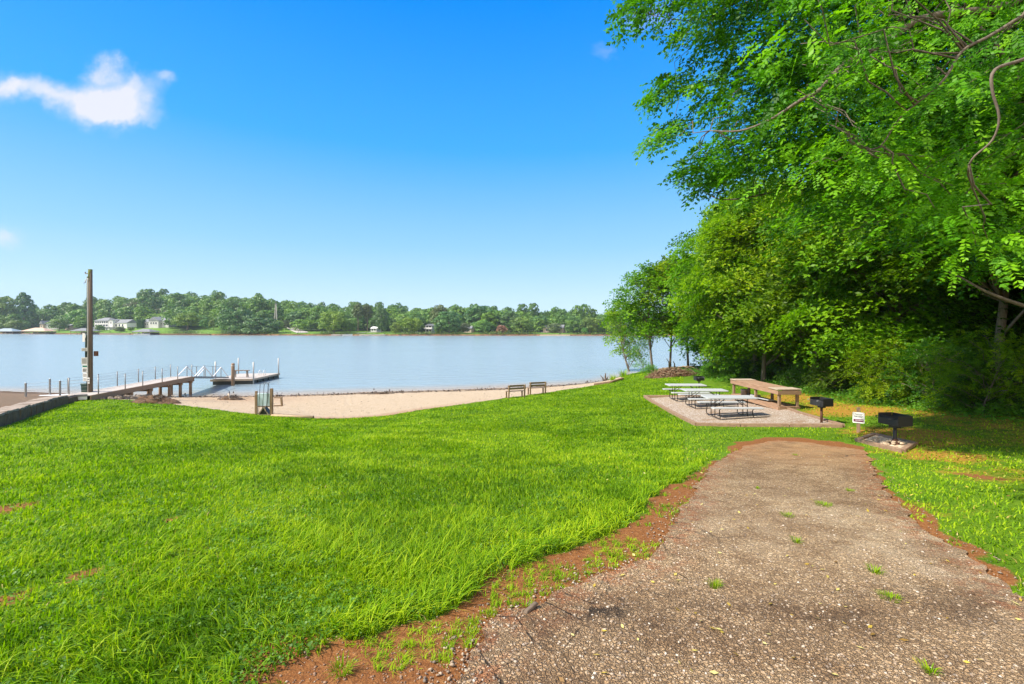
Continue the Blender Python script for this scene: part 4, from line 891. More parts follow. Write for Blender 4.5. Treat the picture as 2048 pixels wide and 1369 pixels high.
# loose stones, clods, fallen leaves
def pebbles(n, keep, smin, smax, seed, zoff):
    g = np.random.default_rng(seed); Vs, Fs, b = [], [], 0
    base = np.array([(0, 0, 1), (1, 0, 0), (.31, .95, 0), (-.81, .59, 0), (-.81, -.59, 0), (.31, -.95, 0), (0, 0, -1)], float)
    fc = np.array([(0, 1, 2), (0, 2, 3), (0, 3, 4), (0, 4, 5), (0, 5, 1), (6, 2, 1), (6, 3, 2), (6, 4, 3), (6, 5, 4), (6, 1, 5)])
    r = 1.8 * (12 / 1.8) ** g.uniform(0, 1, n); a = g.uniform(-.6, .95, n); x, y = r * np.sin(a), r * np.cos(a); ok = keep(x, y); x, y, r = x[ok], y[ok], r[ok]; n = len(x)
    s = smin + (smax - smin) * g.uniform(0, 1, n) ** 3; th = g.uniform(0, 6.28, n)
    v = base[None] * (1 + g.uniform(-.35, .35, (n, 7, 1))) * s[:, None, None] * np.array([1.15, .85, .6])
    c, sn = np.cos(th)[:, None], np.sin(th)[:, None]; v = np.stack([v[..., 0] * c - v[..., 1] * sn, v[..., 0] * sn + v[..., 1] * c, v[..., 2]], -1)
    v += np.stack([x, y, hgt(x, y) + zoff + s * .25], -1)[:, None, :]
    T = (np.arange(n)[:, None, None] * 7 + fc[None]).reshape(-1, 3); return v.reshape(-1, 3), T, np.repeat(g.uniform(0, 1, n)[:, None], 7, 1).ravel()
def pebmat(name, stops):
    m, nt, out = _mat(name); c = ramp(nt, attr(nt, 'var'), stops); v = objv(nt); nn = noise(nt, v, 80, 4)
    prin(nt, out, mix(nt, .35, c, mix(nt, nn, (.05, .04, .03), (.6, .5, .4))), .85, 0, .25, bump(nt, nn, .4, .004)); return m
M['peb'] = pebmat('loose_stone', [(0, (.09, .075, .065)), (.3, (.22, .15, .10)), (.6, (.36, .26, .17)), (.85, (.48, .40, .32)), (1, (.70, .64, .55))])
M['clod'] = pebmat('red_clod', [(0, (.09, .032, .012)), (.5, (.20, .08, .03)), (.88, (.28, .15, .08)), (1, (.44, .35, .26))])
V, T, A = pebbles(15000, lambda x, y: (road_sdf(x, y) < .06), .003, .013, 81, .012)
tag(np_obj('loose_gravel', V, T, M['peb'], {'var': A}, smooth=False), 'loose pale gravel worn out of the asphalt path', 'gravel', kind='stuff')
V, T, A = pebbles(26000, lambda x, y: (dirt_sdf(x, y) < .1) & (road_sdf(x, y) > -.05), .002, .011, 82, .0)
tag(np_obj('soil_clods', V, T, M['clod'], {'var': A}), 'reddish clods and stones on the bare soil beside the path', 'soil', kind='stuff')
V, T, A = pebbles(16000, lambda x, y: (np.abs(road_sdf(x, y) - .06) < .16), .004, .016, 84, .006)
tag(np_obj('asphalt_crumbs', V, T, M['peb'], {'var': A * .75}), 'grey brown crumbs broken off the asphalt edge', 'gravel', kind='stuff')
g = np.random.default_rng(91); n = 420; r = 2 * 7.5 ** g.uniform(0, 1, n); a = g.uniform(.1, 1.0, n); x, y = r * np.sin(a), r * np.cos(a); ok = g.uniform(0, 1, n) < .35 + .65 * sstep(-.5, 2.5, x - .25 * y); x, y = x[ok], y[ok]; n = len(x)
th = g.uniform(0, 6.28, n); l = g.uniform(.012, .028, n)[:, None]; b = np.c_[x, y, hgt(x, y) + .022 + .03 * (~no_grass(x, y))]; d = np.c_[np.cos(th), np.sin(th), g.normal(0, .2, n)]; s = np.c_[-np.sin(th), np.cos(th), g.normal(0, .3, n)]
V = np.stack([b - d * l, b + s * l * .45, b + d * l, b - s * l * .45], 1).reshape(-1, 3)
tag(np_obj('fallen_leaves', V, quads(len(V)), M['fallen'], {'var': np.repeat(g.uniform(0, 1, n)[:, None], 4, 1).ravel()}), 'small yellow leaves fallen on the path and grass', 'leaves', kind='stuff')
# ------------------------------------------------------------------ picnic tables
def ring(w, d, r, k=4):
    pts = []
    for cx, cy, a0 in ((w - r, d - r, 0), (-w + r, d - r, 90), (-w + r, -d + r, 180), (w - r, -d + r, 270)):
        for i in range(k + 1): a = R(a0 + 90 * i / k); pts.append((cx + r * math.cos(a), cy + r * math.sin(a)))
    return pts
def slab(mb, w, d, z0, z1, r, ox=0, oy=0):
    p = ring(w / 2, d / 2, r); n = len(p); vs = []
    for s, z in ((1, z0), (1, z1 - .008)): vs += [(x * s + ox, y * s + oy, z) for x, y in p]
    q = ring(w / 2 - .008, d / 2 - .008, r - .006); vs += [(x + ox, y + oy, z1) for x, y in q]
    mb.add(vs, [tuple(range(n - 1, -1, -1)), tuple(range(2 * n, 3 * n))] + [(k * n + i, k * n + (i + 1) % n, (k + 1) * n + (i + 1) % n, (k + 1) * n + i) for k in (0, 1) for i in range(n)])
def picnic_table(label, loc, rz):
    t = thing('picnic_table', label, 'picnic table', loc, rz, 'white picnic tables on the gravel pad')
    mb = MB(); slab(mb, 1.86, .76, .715, .755, .06); mb.build('tabletop', M['table'], t)
    for s in (-1, 1): mb = MB(); slab(mb, 1.84, .27, .415, .452, .05, 0, s * .66); mb.build('bench_seat', M['table'], t)
    for s in (-1, 1):
        x = s * .60; mb = MB()
        half = [(.70, .405), (.60, .385), (.545, .31), (.57, .20), (.615, .10), (.60, .03), (.54, .022)]
        mb.tube([(x, -a, b) for a, b in half] + [(x, a, b) for a, b in reversed(half)], .017, 8)
        for q in (-.17, .17): mb.tube([(x, q, .025), (x, q, .71)], .016, 8)
        mb.tube([(x, -.30, .700), (x, .30, .700)], .015, 8); mb.tube([(x, -.68, .402), (x, -.17, .402)], .014, 6); mb.tube([(x, .68, .402), (x, .17, .402)], .014, 6)
        mb.build('frame', M['steel'], t, smooth=True)
        mb = MB(); mb.tube([(x * .98, -.17, .42), (x * .32, -.12, .70)], .012, 6); mb.build('brace', M['steel'], t, smooth=True); mb = MB(); mb.tube([(x * .98, .17, .42), (x * .32, .12, .70)], .012, 6); mb.build('brace', M['steel'], t, smooth=True)
    return t
pt = picnic_table('front picnic table, white with brown tube legs, nearest the path', (8.18, 17.15, hz(8.18, 17.15) + .05), R(-1))
for (x, y), lab, a in (((8.55, 20.25), 'middle picnic table, white, standing between the front one and the far one', -2), ((8.68, 22.75), 'far picnic table, white, at the far edge of the gravel pad', -1)):
    c = copy_tree(pt, lab); c.location = (x, y, hz(x, y) + .05); c.rotation_euler[2] = R(a)

# ------------------------------------------------------------------ long wooden serving counter
ct = thing('serving_counter', 'long weathered wooden serving counter with pale ends and a low shelf', 'counter', (10.88, 19.75, hz(10.88, 19.75) + .03), R(1.5))
Lc, Wc = 3.7, .94
def boards(mb, x0, x1, y0, y1, z, th, n, along='y', gap=.006):
    for i in range(n):
        if along == 'y': a = x0 + (x1 - x0) * i / n; b = x0 + (x1 - x0) * (i + 1) / n - gap; mb.box(((a + b) / 2, (y0 + y1) / 2, z), (b - a, y1 - y0, th))
        else: a = y0 + (y1 - y0) * i / n; b = y0 + (y1 - y0) * (i + 1) / n - gap; mb.box(((x0 + x1) / 2, (a + b) / 2, z), (x1 - x0, b - a, th))
mb = MB(); boards(mb, -Wc / 2, Wc / 2, -Lc / 2 + .62, Lc / 2 - .5, .862, .036, 6); mb.build('counter_top', M['woody'], ct, bevel=.004)
for y0, y1 in ((-Lc / 2, -Lc / 2 + .615), (Lc / 2 - .495, Lc / 2)):
    mb = MB(); boards(mb, -Wc / 2 - .02, Wc / 2 + .02, y0, y1, .886, .038, 4, 'x'); mb.build('end_board', M['palewood'], ct, bevel=.004)
for s in (-1, 1):
    mb = MB(); mb.box((s * (Wc / 2 - .018), 0, .76), (.036, Lc, .155)); mb.build('apron', M['woody'], ct, bevel=.004)
    mb = MB(); mb.box((0, s * (Lc / 2 - .018), .76), (Wc - .08, .036, .15)); mb.build('apron', M['wood'], ct, bevel=.004)
    mb = MB(); mb.box((s * (Wc / 2 - .04), 0, .13), (.036, Lc - .05, .12)); mb.build('shelf_rail', M['woody'], ct, bevel=.004)
for x in (-1, 1):
    for y in (-Lc / 2 + .10, -.1, Lc / 2 - .12):
        mb = MB(); mb.box((x * (Wc / 2 - .11), y, .39), (.095, .095, .86)); mb.build('leg', M['woodz'], ct, bevel=.006)
mb = MB(); boards(mb, -Wc / 2 + .07, Wc / 2 - .07, -Lc / 2 + .01, Lc / 2 - .05, .200, .03, 5); mb.build('shelf', M['woody'], ct, bevel=.004)
mb = MB(); mb.box((0, -Lc / 2 + .03, .13), (Wc - .13, .036, .12)); mb.build('shelf_rail', M['wood'], ct, bevel=.004)
p = Vector((10.72, 21.0, hz(10.72, 21.0) + .245)); mb = MB(); prof = [(.10, 0), (.135, .0), (.155, .34), (.165, .345), (.165, .365), (.148, .365), (.125, .02)]
k = 18; vs = [(r_ * math.cos(2 * math.pi * j / k), r_ * math.sin(2 * math.pi * j / k), z) for r_, z in prof for j in range(k)]
mb.add(vs, [(i * k + j, i * k + (j + 1) % k, (i + 1) * k + (j + 1) % k, (i + 1) * k + j) for i in range(len(prof) - 1) for j in range(k)] + [tuple(range(k - 1, -1, -1))])
bk = mb.build('bucket', M['galv'], None, smooth=True, loc=p); tag(bk, 'pale grey bucket standing on the shelf of the wooden counter', 'bucket')
mb = MB(); mb.box((0, 0, 0), (.42, .95, .03), rz=.25, ry=.10); mb.box((.05, .75, .0), (.3, .3, .12), rz=.5); pl = mb.build('loose_boards', M['table'], None, loc=(10.78, 19.5, hz(10.78, 19.5) + .30)); tag(pl, 'pale loose boards lying on the low shelf of the wooden counter', 'boards')

# ------------------------------------------------------------------ pedestal grills
def grill(label, loc, rz, hp, tilt=0, cone=False):
    t = thing('pedestal_grill', label, 'grill', loc, rz, 'black pedestal grills')
    mb = MB(); mb.tube([(0, 0, -.15), (0, 0, hp)], .036, 14); mb.build('post', M['rust'] if not cone else M['black'], t, smooth=True)
    w, d, hgt_ = .50, .38, .235; th = .006; z = hp
    mb = MB(); mb.box((0, 0, z + .004), (w, d, .008)); mb.box((0, d / 2, z + hgt_ / 2 + .008), (w, th, hgt_)); 
    for s in (-1, 1): mb.box((s * w / 2, -.0, z + hgt_ / 2 + .008), (th, d - .012, hgt_))
    mb.box((0, -d / 2, z + .085), (w - .012, th, .15)); mb.box((0, 0, z - .035), (.16, .16, .07)); mb.build('firebox', M['black'], t, bevel=.002)
    mb = MB(); zz = z + .165
    for i in range(15): mb.tube([(-w / 2 + .04 + i * (w - .08) / 14, -d / 2 + .03, zz), (-w / 2 + .04 + i * (w - .08) / 14, d / 2 - .03, zz)], .005, 5)
    for y in (-d / 2 + .03, d / 2 - .03): mb.tube([(-w / 2 + .02, y, zz), (w / 2 - .02, y, zz)], .007, 5)
    mb.build('cooking_grate', M['black'], t)
    for s in (-1, 1):
        mb = MB(); mb.tube([(s * .17, -d / 2 + .02, zz), (s * .17, -d / 2 - .07, zz + .01)] + [(s * .17 + .02 * math.cos(a), -d / 2 - .09 - .015 * i / 3, zz + .012 + .02 * math.sin(a)) for i, a in enumerate(np.linspace(0, 12, 14))], .005, 5); mb.build('handle', M['galv'] if not cone else M['black'], t)
    if cone:
        mb = MB(); n = 14; mb.add([(r_ * math.cos(2 * math.pi * j / n), r_ * math.sin(2 * math.pi * j / n), zq) for r_, zq in ((.13, -.02), (.10, .05), (.05, .13), (.036, .14)) for j in range(n)], [(i * n + j, i * n + (j + 1) % n, (i + 1) * n + (j + 1) % n, (i + 1) * n + j) for i in range(3) for j in range(n)]); mb.build('footing', M['rust'], t, smooth=True)
    return t
x1, y1 = gnd(1790, 892); grill('nearest black pedestal grill, standing inside a square timber frame of stones', (x1, y1, hz(x1, y1) + .02), R(-83), .47, cone=True)
x2, y2 = gnd(1643, 849); grill('middle black grill on a rusty post at the corner of the gravel pad', (x2, y2, hz(x2, y2) + .04), R(-80), .56)
x3, y3 = gnd(1398, 776); grill('distant black grill in the grass behind the far picnic table', (x3, y3, hz(x3, y3) + .02), R(4), .42)
fr = thing('grill_surround', 'square of four timbers on the ground around the nearest grill', 'grill surround', (0, 0, 0))
fc = [gnd(1716, 884), gnd(1748, 872), gnd(1828, 890), gnd(1804, 906)]
cx_, cy_ = sum(p[0] for p in fc) / 4, sum(p[1] for p in fc) / 4
for i in range(4):
    a, b = Vector(fc[i]), Vector(fc[(i + 1) % 4]); d = (b - a).normalized(); e = .05 if i % 2 else -.055
    a2, b2 = a - d * e, b + d * e; mb = MB(); mb.beam((a2.x, a2.y, hz(*a2) + .015), (b2.x, b2.y, hz(*b2) + .015), .10, .11 + .004 * i); mb.build('frame_timber', M['edgewood'], fr, bevel=.008)
rr = random.Random(9); mb = MB(); mb.add([(p[0], p[1], hz(*p) + .03) for p in fc], [(0, 1, 2, 3)])
for i in range(150):
    u_, v_ = rr.uniform(.12, .88), rr.uniform(.12, .88)
    p = (Vector(fc[0]) * (1 - u_) + Vector(fc[3]) * u_) * (1 - v_) + (Vector(fc[1]) * (1 - u_) + Vector(fc[2]) * u_) * v_
    dd = (p - Vector((x1, y1))).length
    mb.rock((p.x, p.y, hz(*p) + .035 + max(0, .10 - dd * .35)), rr.uniform(.018, .05), i, 1.1, .9, .6)
tag(mb.build('stones', M['tanrock'], None), 'pale stones heaped inside the square timber frame under the nearest grill', 'stones', kind='stuff')

# small sign on a stake
xs_, ys_ = gnd(1717, 866); sg = thing('sign', 'small white sign with a maroon band on a wooden stake between two grills', 'sign', (xs_, ys_, hz(xs_, ys_)), R(-36))
mb = MB(); mb.box((0, .03, .34), (.085, .04, .74)); mb.build('stake', M['woodz'], sg, bevel=.005)
p = ring(.135, .15, .02, 3); mb = MB(); n = len(p); mb.add([(x, -.006, z + .42) for x, z in p] + [(x, .006, z + .42) for x, z in p], [tuple(range(n)), tuple(range(2 * n - 1, n - 1, -1))] + [(i, i + n, (i + 1) % n + n, (i + 1) % n) for i in range(n)])
face = mb.build('board', M['signwhite'], sg)
mb = MB(); mb.box((0, -.0085, .345), (.225, .004, .075)); mb.build('maroon_band', M['maroon'], face)
mb = MB()
for i, (z, w) in enumerate(((.525, .15), (.50, .12), (.462, .20), (.440, .17))):
    if i == 2: mb.build('lettering', M['ink'], face); mb = MB()
    x = -w / 2; rr = random.Random(i)
    while x < w / 2: q = rr.uniform(.012, .03); mb.box((x + q / 2, -.0082, z), (q, .003, .011)); x += q + .006
mb.build('lettering', M['ink'], face)
mb = MB(); x = -.08; rr = random.Random(8)
while x < .08: q = rr.uniform(.012, .03); mb.box((x + q / 2, -.0115, .352), (q, .002, .014)); x += q + .007
mb.build('lettering', M['signwhite'], face)

# ------------------------------------------------------------------ benches on the beach
def beach_bench(label, loc, rz):
    t = thing('beach_bench', label, 'bench', loc, rz, 'wooden benches on the beach')
    for s in (-1, 1):
        mb = MB(); mb.box((s * .58, -.22, .42), (.085, .085, .90), rx=R(6)); mb.build('back_post', M['woodz'], t, bevel=.006)
        mb = MB(); mb.box((s * .58, .20, .19), (.085, .085, .48)); mb.build('leg', M['woodz'], t, bevel=.006)
    for z in (.80, .62): mb = MB(); mb.box((0, -.235 - (z - .6) * .1 + .075, z), (1.28, .036, .125), rx=R(6)); mb.build('back_slat', M['greywood'], t, bevel=.004)
    for y in (-.06, .07, .20): mb = MB(); mb.box((0, y, .43), (1.24, .12, .036)); mb.build('seat_slat', M['greywood'], t, bevel=.004)
    return t
bx, by = gnd(1031, 797); b1 = beach_bench('left of the two wooden benches on the sand, seen from behind', (bx, by + .25, hz(bx, by) + .02), R(24))
bx, by = gnd(1074, 790); b2 = copy_tree(b1, 'right of the two wooden benches on the sand, further along the beach'); b2.location = (bx, by + .3, hz(bx, by) + .02); b2.rotation_euler[2] = R(20)

# ------------------------------------------------------------------ timber stand with the blue panel
sx_, sy_ = gnd(527, 831); st = thing('board_stand', 'wooden post stand holding a pale blue panel and thin metal rods at the sand edge', 'stand', (sx_, sy_, hz(sx_, sy_)), R(4))
mb = MB(); mb.box((-.36, 0, .48), (.11, .11, 1.22)); mb.build('post', M['woodz'], st, bevel=.006)
mb = MB(); mb.box((.40, 0, .62), (.13, .13, 1.5)); mb.build('post', M['woodz'], st, bevel=.006)
mb = MB(); mb.box((-.52, .35, .62), (.10, .10, 1.16)); mb.build('post', M['woodz'], st, bevel=.006)
mb = MB(); mb.box((0.02, .02, .80), (.64, .05, .66)); mb.build('panel', M['blue'], st, bevel=.01)
mb = MB(); mb.box((0.02, -.03, .455), (.66, .06, .05)); mb.build('bottom_rail', M['greywood'], st, bevel=.004)
for x, lean_, top in ((-.20, .06, 1.62), (-.02, .08, 1.60), (.16, .10, 1.66)):
    mb = MB(); mb.tube([(x, -.08, .08), (x + lean_ * .5, -.09, .8), (x + lean_, -.05, top), (x + lean_ + .05, .02, top + .03)], .013, 6); mb.build('metal_rod', M['black'], st, smooth=True)
mb = MB(); mb.tube([(-.02, -.05, 1.60), (.06, -.05, 1.70), (.26, -.05, 1.64), (.30, -.05, 1.5), (.22, -.08, .5)], .013, 6); mb.build('metal_rod', M['black'], st, smooth=True)
mb = MB(); mb.add([(-.23, -.02, .04), (.25, -.02, .04), (.02, -.02, .40), (-.2, .45, .04), (.22, .45, .04), (.02, .4, .36)], [(0, 1, 2), (3, 5, 4), (0, 2, 5, 3), (1, 4, 5, 2), (0, 3, 4, 1)]); mb.build('wedge_base', M['black'], st)
mb = MB(); mb.beam((-.24, -.06, .03), (.02, -.06, .43), .03, .05); mb.beam((.27, -.06, .03), (.02, -.065, .43), .03, .05); mb.beam((-.3, -.06, .02), (.33, -.06, .02), .05, .05); mb.build('wedge_trim', M['palewood'], st)
mb = MB(); mb.box((.62, .25, .86), (.40, .09, .05)); mb.box((.80, .25, .64), (.09, .085, .44), ry=R(-6)); mb.box((.62, .25, .44), (.42, .09, .06)); mb.build('side_arm', M['wood'], st, bevel=.005)
# round timber on the sand edge
lg = thing('round_timber', 'long peeled round timber lying along the sand edge beside the blue panel stand', 'log', (0, 0, 0))
pa, pb = gnd3(543, 834), gnd3(627, 838); mb = MB(); mb.tube([pa + Vector((0, 0, .05)), pa.lerp(pb, .5) + Vector((0, 0, .06)), pb + Vector((0, 0, .07))], [.062, .07, .075], 12); mb.build('log', M['log'], lg, smooth=True)
d = (pb - pa).normalized(); mb = MB(); e = pb + Vector((0, 0, .07)); mb.tube([e + d * .001, e + d * .006], [.069, .066], 12); mb.build('cut_end', M['pole'], lg)
# border timbers where lawn, sand and bank meet
lb = thing('border_timbers', 'old half-buried border timbers between the lawn and the right end of the beach', 'timber', (0, 0, 0))
for (a, b) in (((1188, 772), (1222, 767)), ((1222, 767), (1246, 760))):
    p, q = gnd3(*a), gnd3(*b); mb = MB(); mb.beam(p + Vector((0, 0, .08)), q + Vector((0, 0, .08)), .2, .2); mb.build('timber', M['edgewood'], lb, bevel=.02)
# stump and reeds
x, y = gnd(1211, 762); sm = thing('driftwood_stump', 'dark broken driftwood stump at the right end of the beach', 'stump', (x, y, hz(x, y))); mb = MB()
for i, (dx, dz, r_) in enumerate(((.0, .75, .12), (-.45, .55, .07), (.3, .4, .08), (.7, .25, .06))): limb_tube(mb, (dx * .2, 0, -.05), (dx, .1 * i, dz), r_, r_ * .4, 90 + i, 7, 4, 0, .08)
mb.build('wood', M['bark'], sm, smooth=True)
for px, py, s, lab in ((1226, 761, 4.4, 'clump of tall grass beside the dark stump'), (1246, 753, 6.0, 'clump of reeds at the foot of the curved slender tree')):
    x, y = gnd(px, py); o = link(bpy.data.objects.new('reed_clump', TF[1] if px < 1240 else TF[2])); o.scale = (s * 1.2, s * 1.2, s * 2.2); o.location = (x, y, hz(x, y)); tag(o, lab, 'reeds')

# ------------------------------------------------------------------ brush pile
def heap(mb, c, rx, ry, hh, seed, nseg=56, nr=16, rough=.25):
    rr = np.random.default_rng(seed); vs = []; 
    for i in range(nr + 1):
        t = i / nr
        for j in range(nseg):
            a = 2 * math.pi * j / nseg; q = 1 + rough * (fbm(np.array([math.cos(a) * 2 + seed]), np.array([math.sin(a) * 2 + t * 3]), seed)[0] - .5) * 2
            x, y = c[0] + rx * t * q * math.cos(a), c[1] + ry * t * q * math.sin(a)
            vs.append((x, y, hz(x, y) + hh * (1 - t ** 1.6) * q * (.45 + 1.1 * fbm(np.array([x * 4.5]), np.array([y * 4.5]), seed + 3)[0]) - .03))
    mb.add(vs, [(i * nseg + j, (i + 1) * nseg + j, (i + 1) * nseg + (j + 1) % nseg, i * nseg + (j + 1) % nseg) for i in range(nr) for j in range(nseg)])
bp = gnd(1340, 756); bp = (bp[0] * 1.03, bp[1] * 1.03); br = thing('brush_pile', 'brown pile of cut branches and dead leaves under the slender trees', 'brush pile', (0, 0, 0))
mb = MB(); heap(mb, bp, 1.75, 1.0, .55, 12); mb.build('heap', M['mulch'], br, smooth=True)
rr = random.Random(21); mb = MB()
for i in range(230):
    a = rr.uniform(0, 6.28); q = rr.uniform(0, 1) ** .6; x, y = bp[0] + 1.75 * q * math.cos(a), bp[1] + 1.0 * q * math.sin(a); z = hz(x, y) + .55 * (1 - q ** 1.6) + rr.uniform(-.02, .2)
    Ls = rr.uniform(.25, .75); b = rr.uniform(0, 6.28); d = Vector((math.cos(b), math.sin(b) * .7, rr.uniform(-.35, .25))) * Ls
    limb_tube(mb, Vector((x, y, z)) - d * .5, Vector((x, y, z)) + d * .5, rr.uniform(.012, .035), .008, i, 5, 3, 0, .06)
mb.build('branches', M['stick'], br, smooth=True)
for (ax, az, bx_, bz, r_) in ((.3, .75, 2.2, .45, .045), (.8, .85, 1.9, .1, .05), (-.2, .7, -.5, 1.45, .05), (.2, .8, .0, 1.25, .06), (1.3, .5, 2.3, .05, .045)):
    mb = MB(); limb_tube(mb, (bp[0] + ax, bp[1] - .5, hz(*bp) + az), (bp[0] + bx_, bp[1] - .7, hz(*bp) + bz), r_, .02, int(ax * 10) + 50, 6, 5, .08, .05); mb.build('long_branch', M['stick'] if bz < 1 else M['bark'], br, smooth=True)
n = 700; a = RNG.uniform(0, 6.28, n); q = RNG.uniform(0, 1, n) ** .6; x, y = bp[0] + 2.0 * q * np.cos(a), bp[1] + 1.1 * q * np.sin(a)
P = np.c_[x, y, hgt(x, y) + .55 * (1 - q ** 1.6) + .06]; V, A = compound_leaves(P, unit_rand(n), unit_rand(n), RNG.uniform(.1, .24, n), RNG.uniform(0, .6, n), 1, .7, rate=.5)
link(bpy.data.objects.new('dead_leaves', np_mesh('dead_leaves', V, quads(len(V)), M['redshrub'], {'var': A})), br)

# ------------------------------------------------------------------ debris on the beach
for c, rx, ry, hh, sd_, lab in ((gnd(312, 806), 1.35, .8, .42, 31, 'dark mound of washed-up soil and roots under the pier'), (gnd(462, 800), .85, .6, .24, 33, 'low pile of dark driftwood on the sand left of the blue panel stand'), (gnd(762, 789), .9, .35, .12, 35, 'thin line of dark driftwood at the water edge')):
    t = thing('debris_pile', lab, 'debris', (0, 0, 0)); mb = MB(); heap(mb, c, rx, ry, hh, sd_); mb.build('mound', M['mulch'], t, smooth=True)
    rr = random.Random(sd_); mb = MB()
    for i in range(30):
        a = rr.uniform(0, 6.28); q = rr.uniform(0, 1) ** .6; p = Vector((c[0] + rx * q * math.cos(a), c[1] + ry * q * math.sin(a), 0)); p.z = hz(p.x, p.y) + hh * (1 - q ** 1.6) + rr.uniform(0, .06)
        b = rr.uniform(0, 6.28); d = Vector((math.cos(b), math.sin(b), rr.uniform(-.3, .3))) * rr.uniform(.12, .4); limb_tube(mb, p - d, p + d, rr.uniform(.012, .035), .01, i, 5, 3, 0, .08)
    mb.build('driftwood', M['bark'], t, smooth=True)
    if sd_ == 33: mb = MB(); limb_tube(mb, (c[0] - .05, c[1] - .2, hz(*c) + .42), (c[0] + .22, c[1] - .45, hz(*c) + .08), .05, .045, 3, 7, 3); mb.build('pale_stick', M['palewood'], t, smooth=True)
rr = random.Random(5); mb = MB()
for i in range(46):
    px = rr.uniform(205, 300); c = gnd(px, rr.uniform(795, 800)); mb.rock((c[0], c[1] + rr.uniform(-.2, .7), hz(*c) + .04), rr.uniform(.08, .24), i, 1.1, .9, .7)
tag(mb.build('shore_rocks', M['rock'], None), 'grey rocks along the bank under the near end of the pier', 'rocks', kind='stuff')
g = np.random.default_rng(7)
n = 2600; xx = g.uniform(-28, 9, n); s_ = g.normal(1.55, .35, n); sx = np.array([-41, -26, -20, -12.9, -3.1, 3.4, 8.4, 12.2]); sy = np.array([36.7, 34, 34.5, 36.1, 38.5, 40.8, 43.6, 49]); yy = np.interp(xx, sx, sy) - s_; ok = (g.uniform(0, 1, n) < .25 + fbm(xx * .5, xx * 0, 3)); xx, yy = xx[ok], yy[ok]; n = len(xx)
P = np.c_[xx, yy, hgt(xx, yy) + .03]; D = unit_rand(n) * [1, .5, .2]; V, A = compound_leaves(P, D, nrm(np.array([0, 0, 1.0]) + RNG.normal(size=(n, 3)) * .4), g.uniform(.12, .42, n), g.uniform(0, .4, n), 1, .5, rate=.6)
n2 = 1600; xb = g.uniform(-27, 10, n2); yb = g.uniform(22, 43, n2); ok = (beach_sdf(xb, yb) < -.1) & (shore_sdf(xb, yb) > 1.2); xb, yb = xb[ok], yb[ok]; n2 = len(xb)
V3, A3 = compound_leaves(np.c_[xb, yb, hgt(xb, yb) + .025], unit_rand(n2) * [1, 1, .1], nrm(np.array([0, 0, 1.0]) + RNG.normal(size=(n2, 3)) * .3), g.uniform(.06, .2, n2), g.uniform(0, .5, n2), 1, .5, rate=.6); V = np.concatenate([V, V3]); A = np.concatenate([A, A3])
tag(np_obj('wrack_line', V, quads(len(V)), M['wrack'], {'var': A}), 'dark line of washed-up twigs along the beach', 'driftwood', kind='stuff')

# ------------------------------------------------------------------ bark chip at the asphalt edge
x, y = gnd(1062, 1228); mb = MB(); mb.box((0, 0, 0), (.13, .035, .02), rz=.75, ry=-.2, taper=.7); bc = mb.build('bark_chip', M['pole'], None, loc=(x, y, hz(x, y) + .03), bevel=.004); tag(bc, 'curved dark bark chip lying at the edge of the asphalt', 'bark chip')
# ------------------------------------------------------------------ utility pole with its signs
p0x, p0y = gnd(181, 797.5); zb = hz(p0x, p0y); D0 = p0y
up_ = thing('utility_pole', 'tall brown wooden utility pole at the corner of the lawn and the ramp', 'pole', (p0x, p0y, zb)); PXM = D0 / F
mb = MB(); mb.tube([(0, 0, -.5), (0, 0, 3.5), (-.01, 0, 7.62)], [.115, .108, .098], 16); mb.build('shaft', M['pole'], up_, smooth=True)
mb = MB(); mb.tube([(-.02, 0, 6.9), (-.012, 0, 7.635)], [.103, .101], 16); mb.build('mossy_top', M['moss'], up_, smooth=True)
mb = MB(); mb.tube([(-.03, -.135, 0), (-.03, -.135, 3.5), (-.03, -.125, 7.0), (-.03, -.12, 7.1)], .028, 8); mb.build('conduit', M['pvc'], up_, smooth=True)
mb = MB(); mb.tube([(-.125, -.07, 0), (-.125, -.07, 4.0), (-.115, -.07, 7.2)], .04, 8); mb.build('conduit', M['darkpipe'], up_, smooth=True)
mb = MB(); mb.tube([(-.20, -.06, 2.3), (-.20, -.06, 3.75)], .055, 10); mb.build('conduit', M['darkpipe'], up_, smooth=True)
mb = MB(); mb.box((-.21, 0, 7.38), (.20, .05, .06)); mb.tube([(-.3, 0, 7.40), (-.3, 0, 7.48)], .03, 8); mb.build('bracket', M['galv'], up_); mb = MB(); mb.tube([(-.28, 0, 7.05), (-.31, 0, 6.85), (-.40, 0, 6.82)], .02, 6); mb.build('wire_stub', M['galv'], up_, smooth=True)
def pole_sign(label, x0, x1, y0, y1, fmat, lines=0, band=None, yo=-.19, name='sign'):
    w, h_ = (x1 - x0) * PXM, (y1 - y0) * PXM; c = at((x0 + x1) / 2, (y0 + y1) / 2, D0); mb = MB(); mb.box((0, 0, 0), (w, .012, h_))
    o = mb.build(name, M[fmat], None, bevel=.003, loc=(c.x, D0 + yo, c.z)); tag(o, label, 'sign')
    rr = random.Random(int(y0))
    if band: mb = MB(); mb.box((0, -.008, h_ * band[0]), (w * .86, .003, h_ * band[1])); mb.build('green_band', M['signgreen'], o)
    if lines:
        mb = MB(); lo, hi = (-.36, .36) if not band else (-.40, .02)
        for i in range(lines):
            z = h_ * (hi - (hi - lo) * (i + .5) / lines); x = -w * .36
            while x < w * .34: q = min(rr.uniform(.03, .07), w * .36 - x); mb.box((x + q / 2, -.0075, z), (q, .002, h_ * .45 / lines / 1.4)); x += q + .015
        mb.build('lettering', M['ink'], o)
    return o
pole_sign('narrow white plate, topmost on the utility pole', 171, 176, 667, 684, 'signwhite', 0)
pole_sign('small wide grey sign on the utility pole, second from the top', 169, 181, 696, 702.5, 'signgrey', 2)
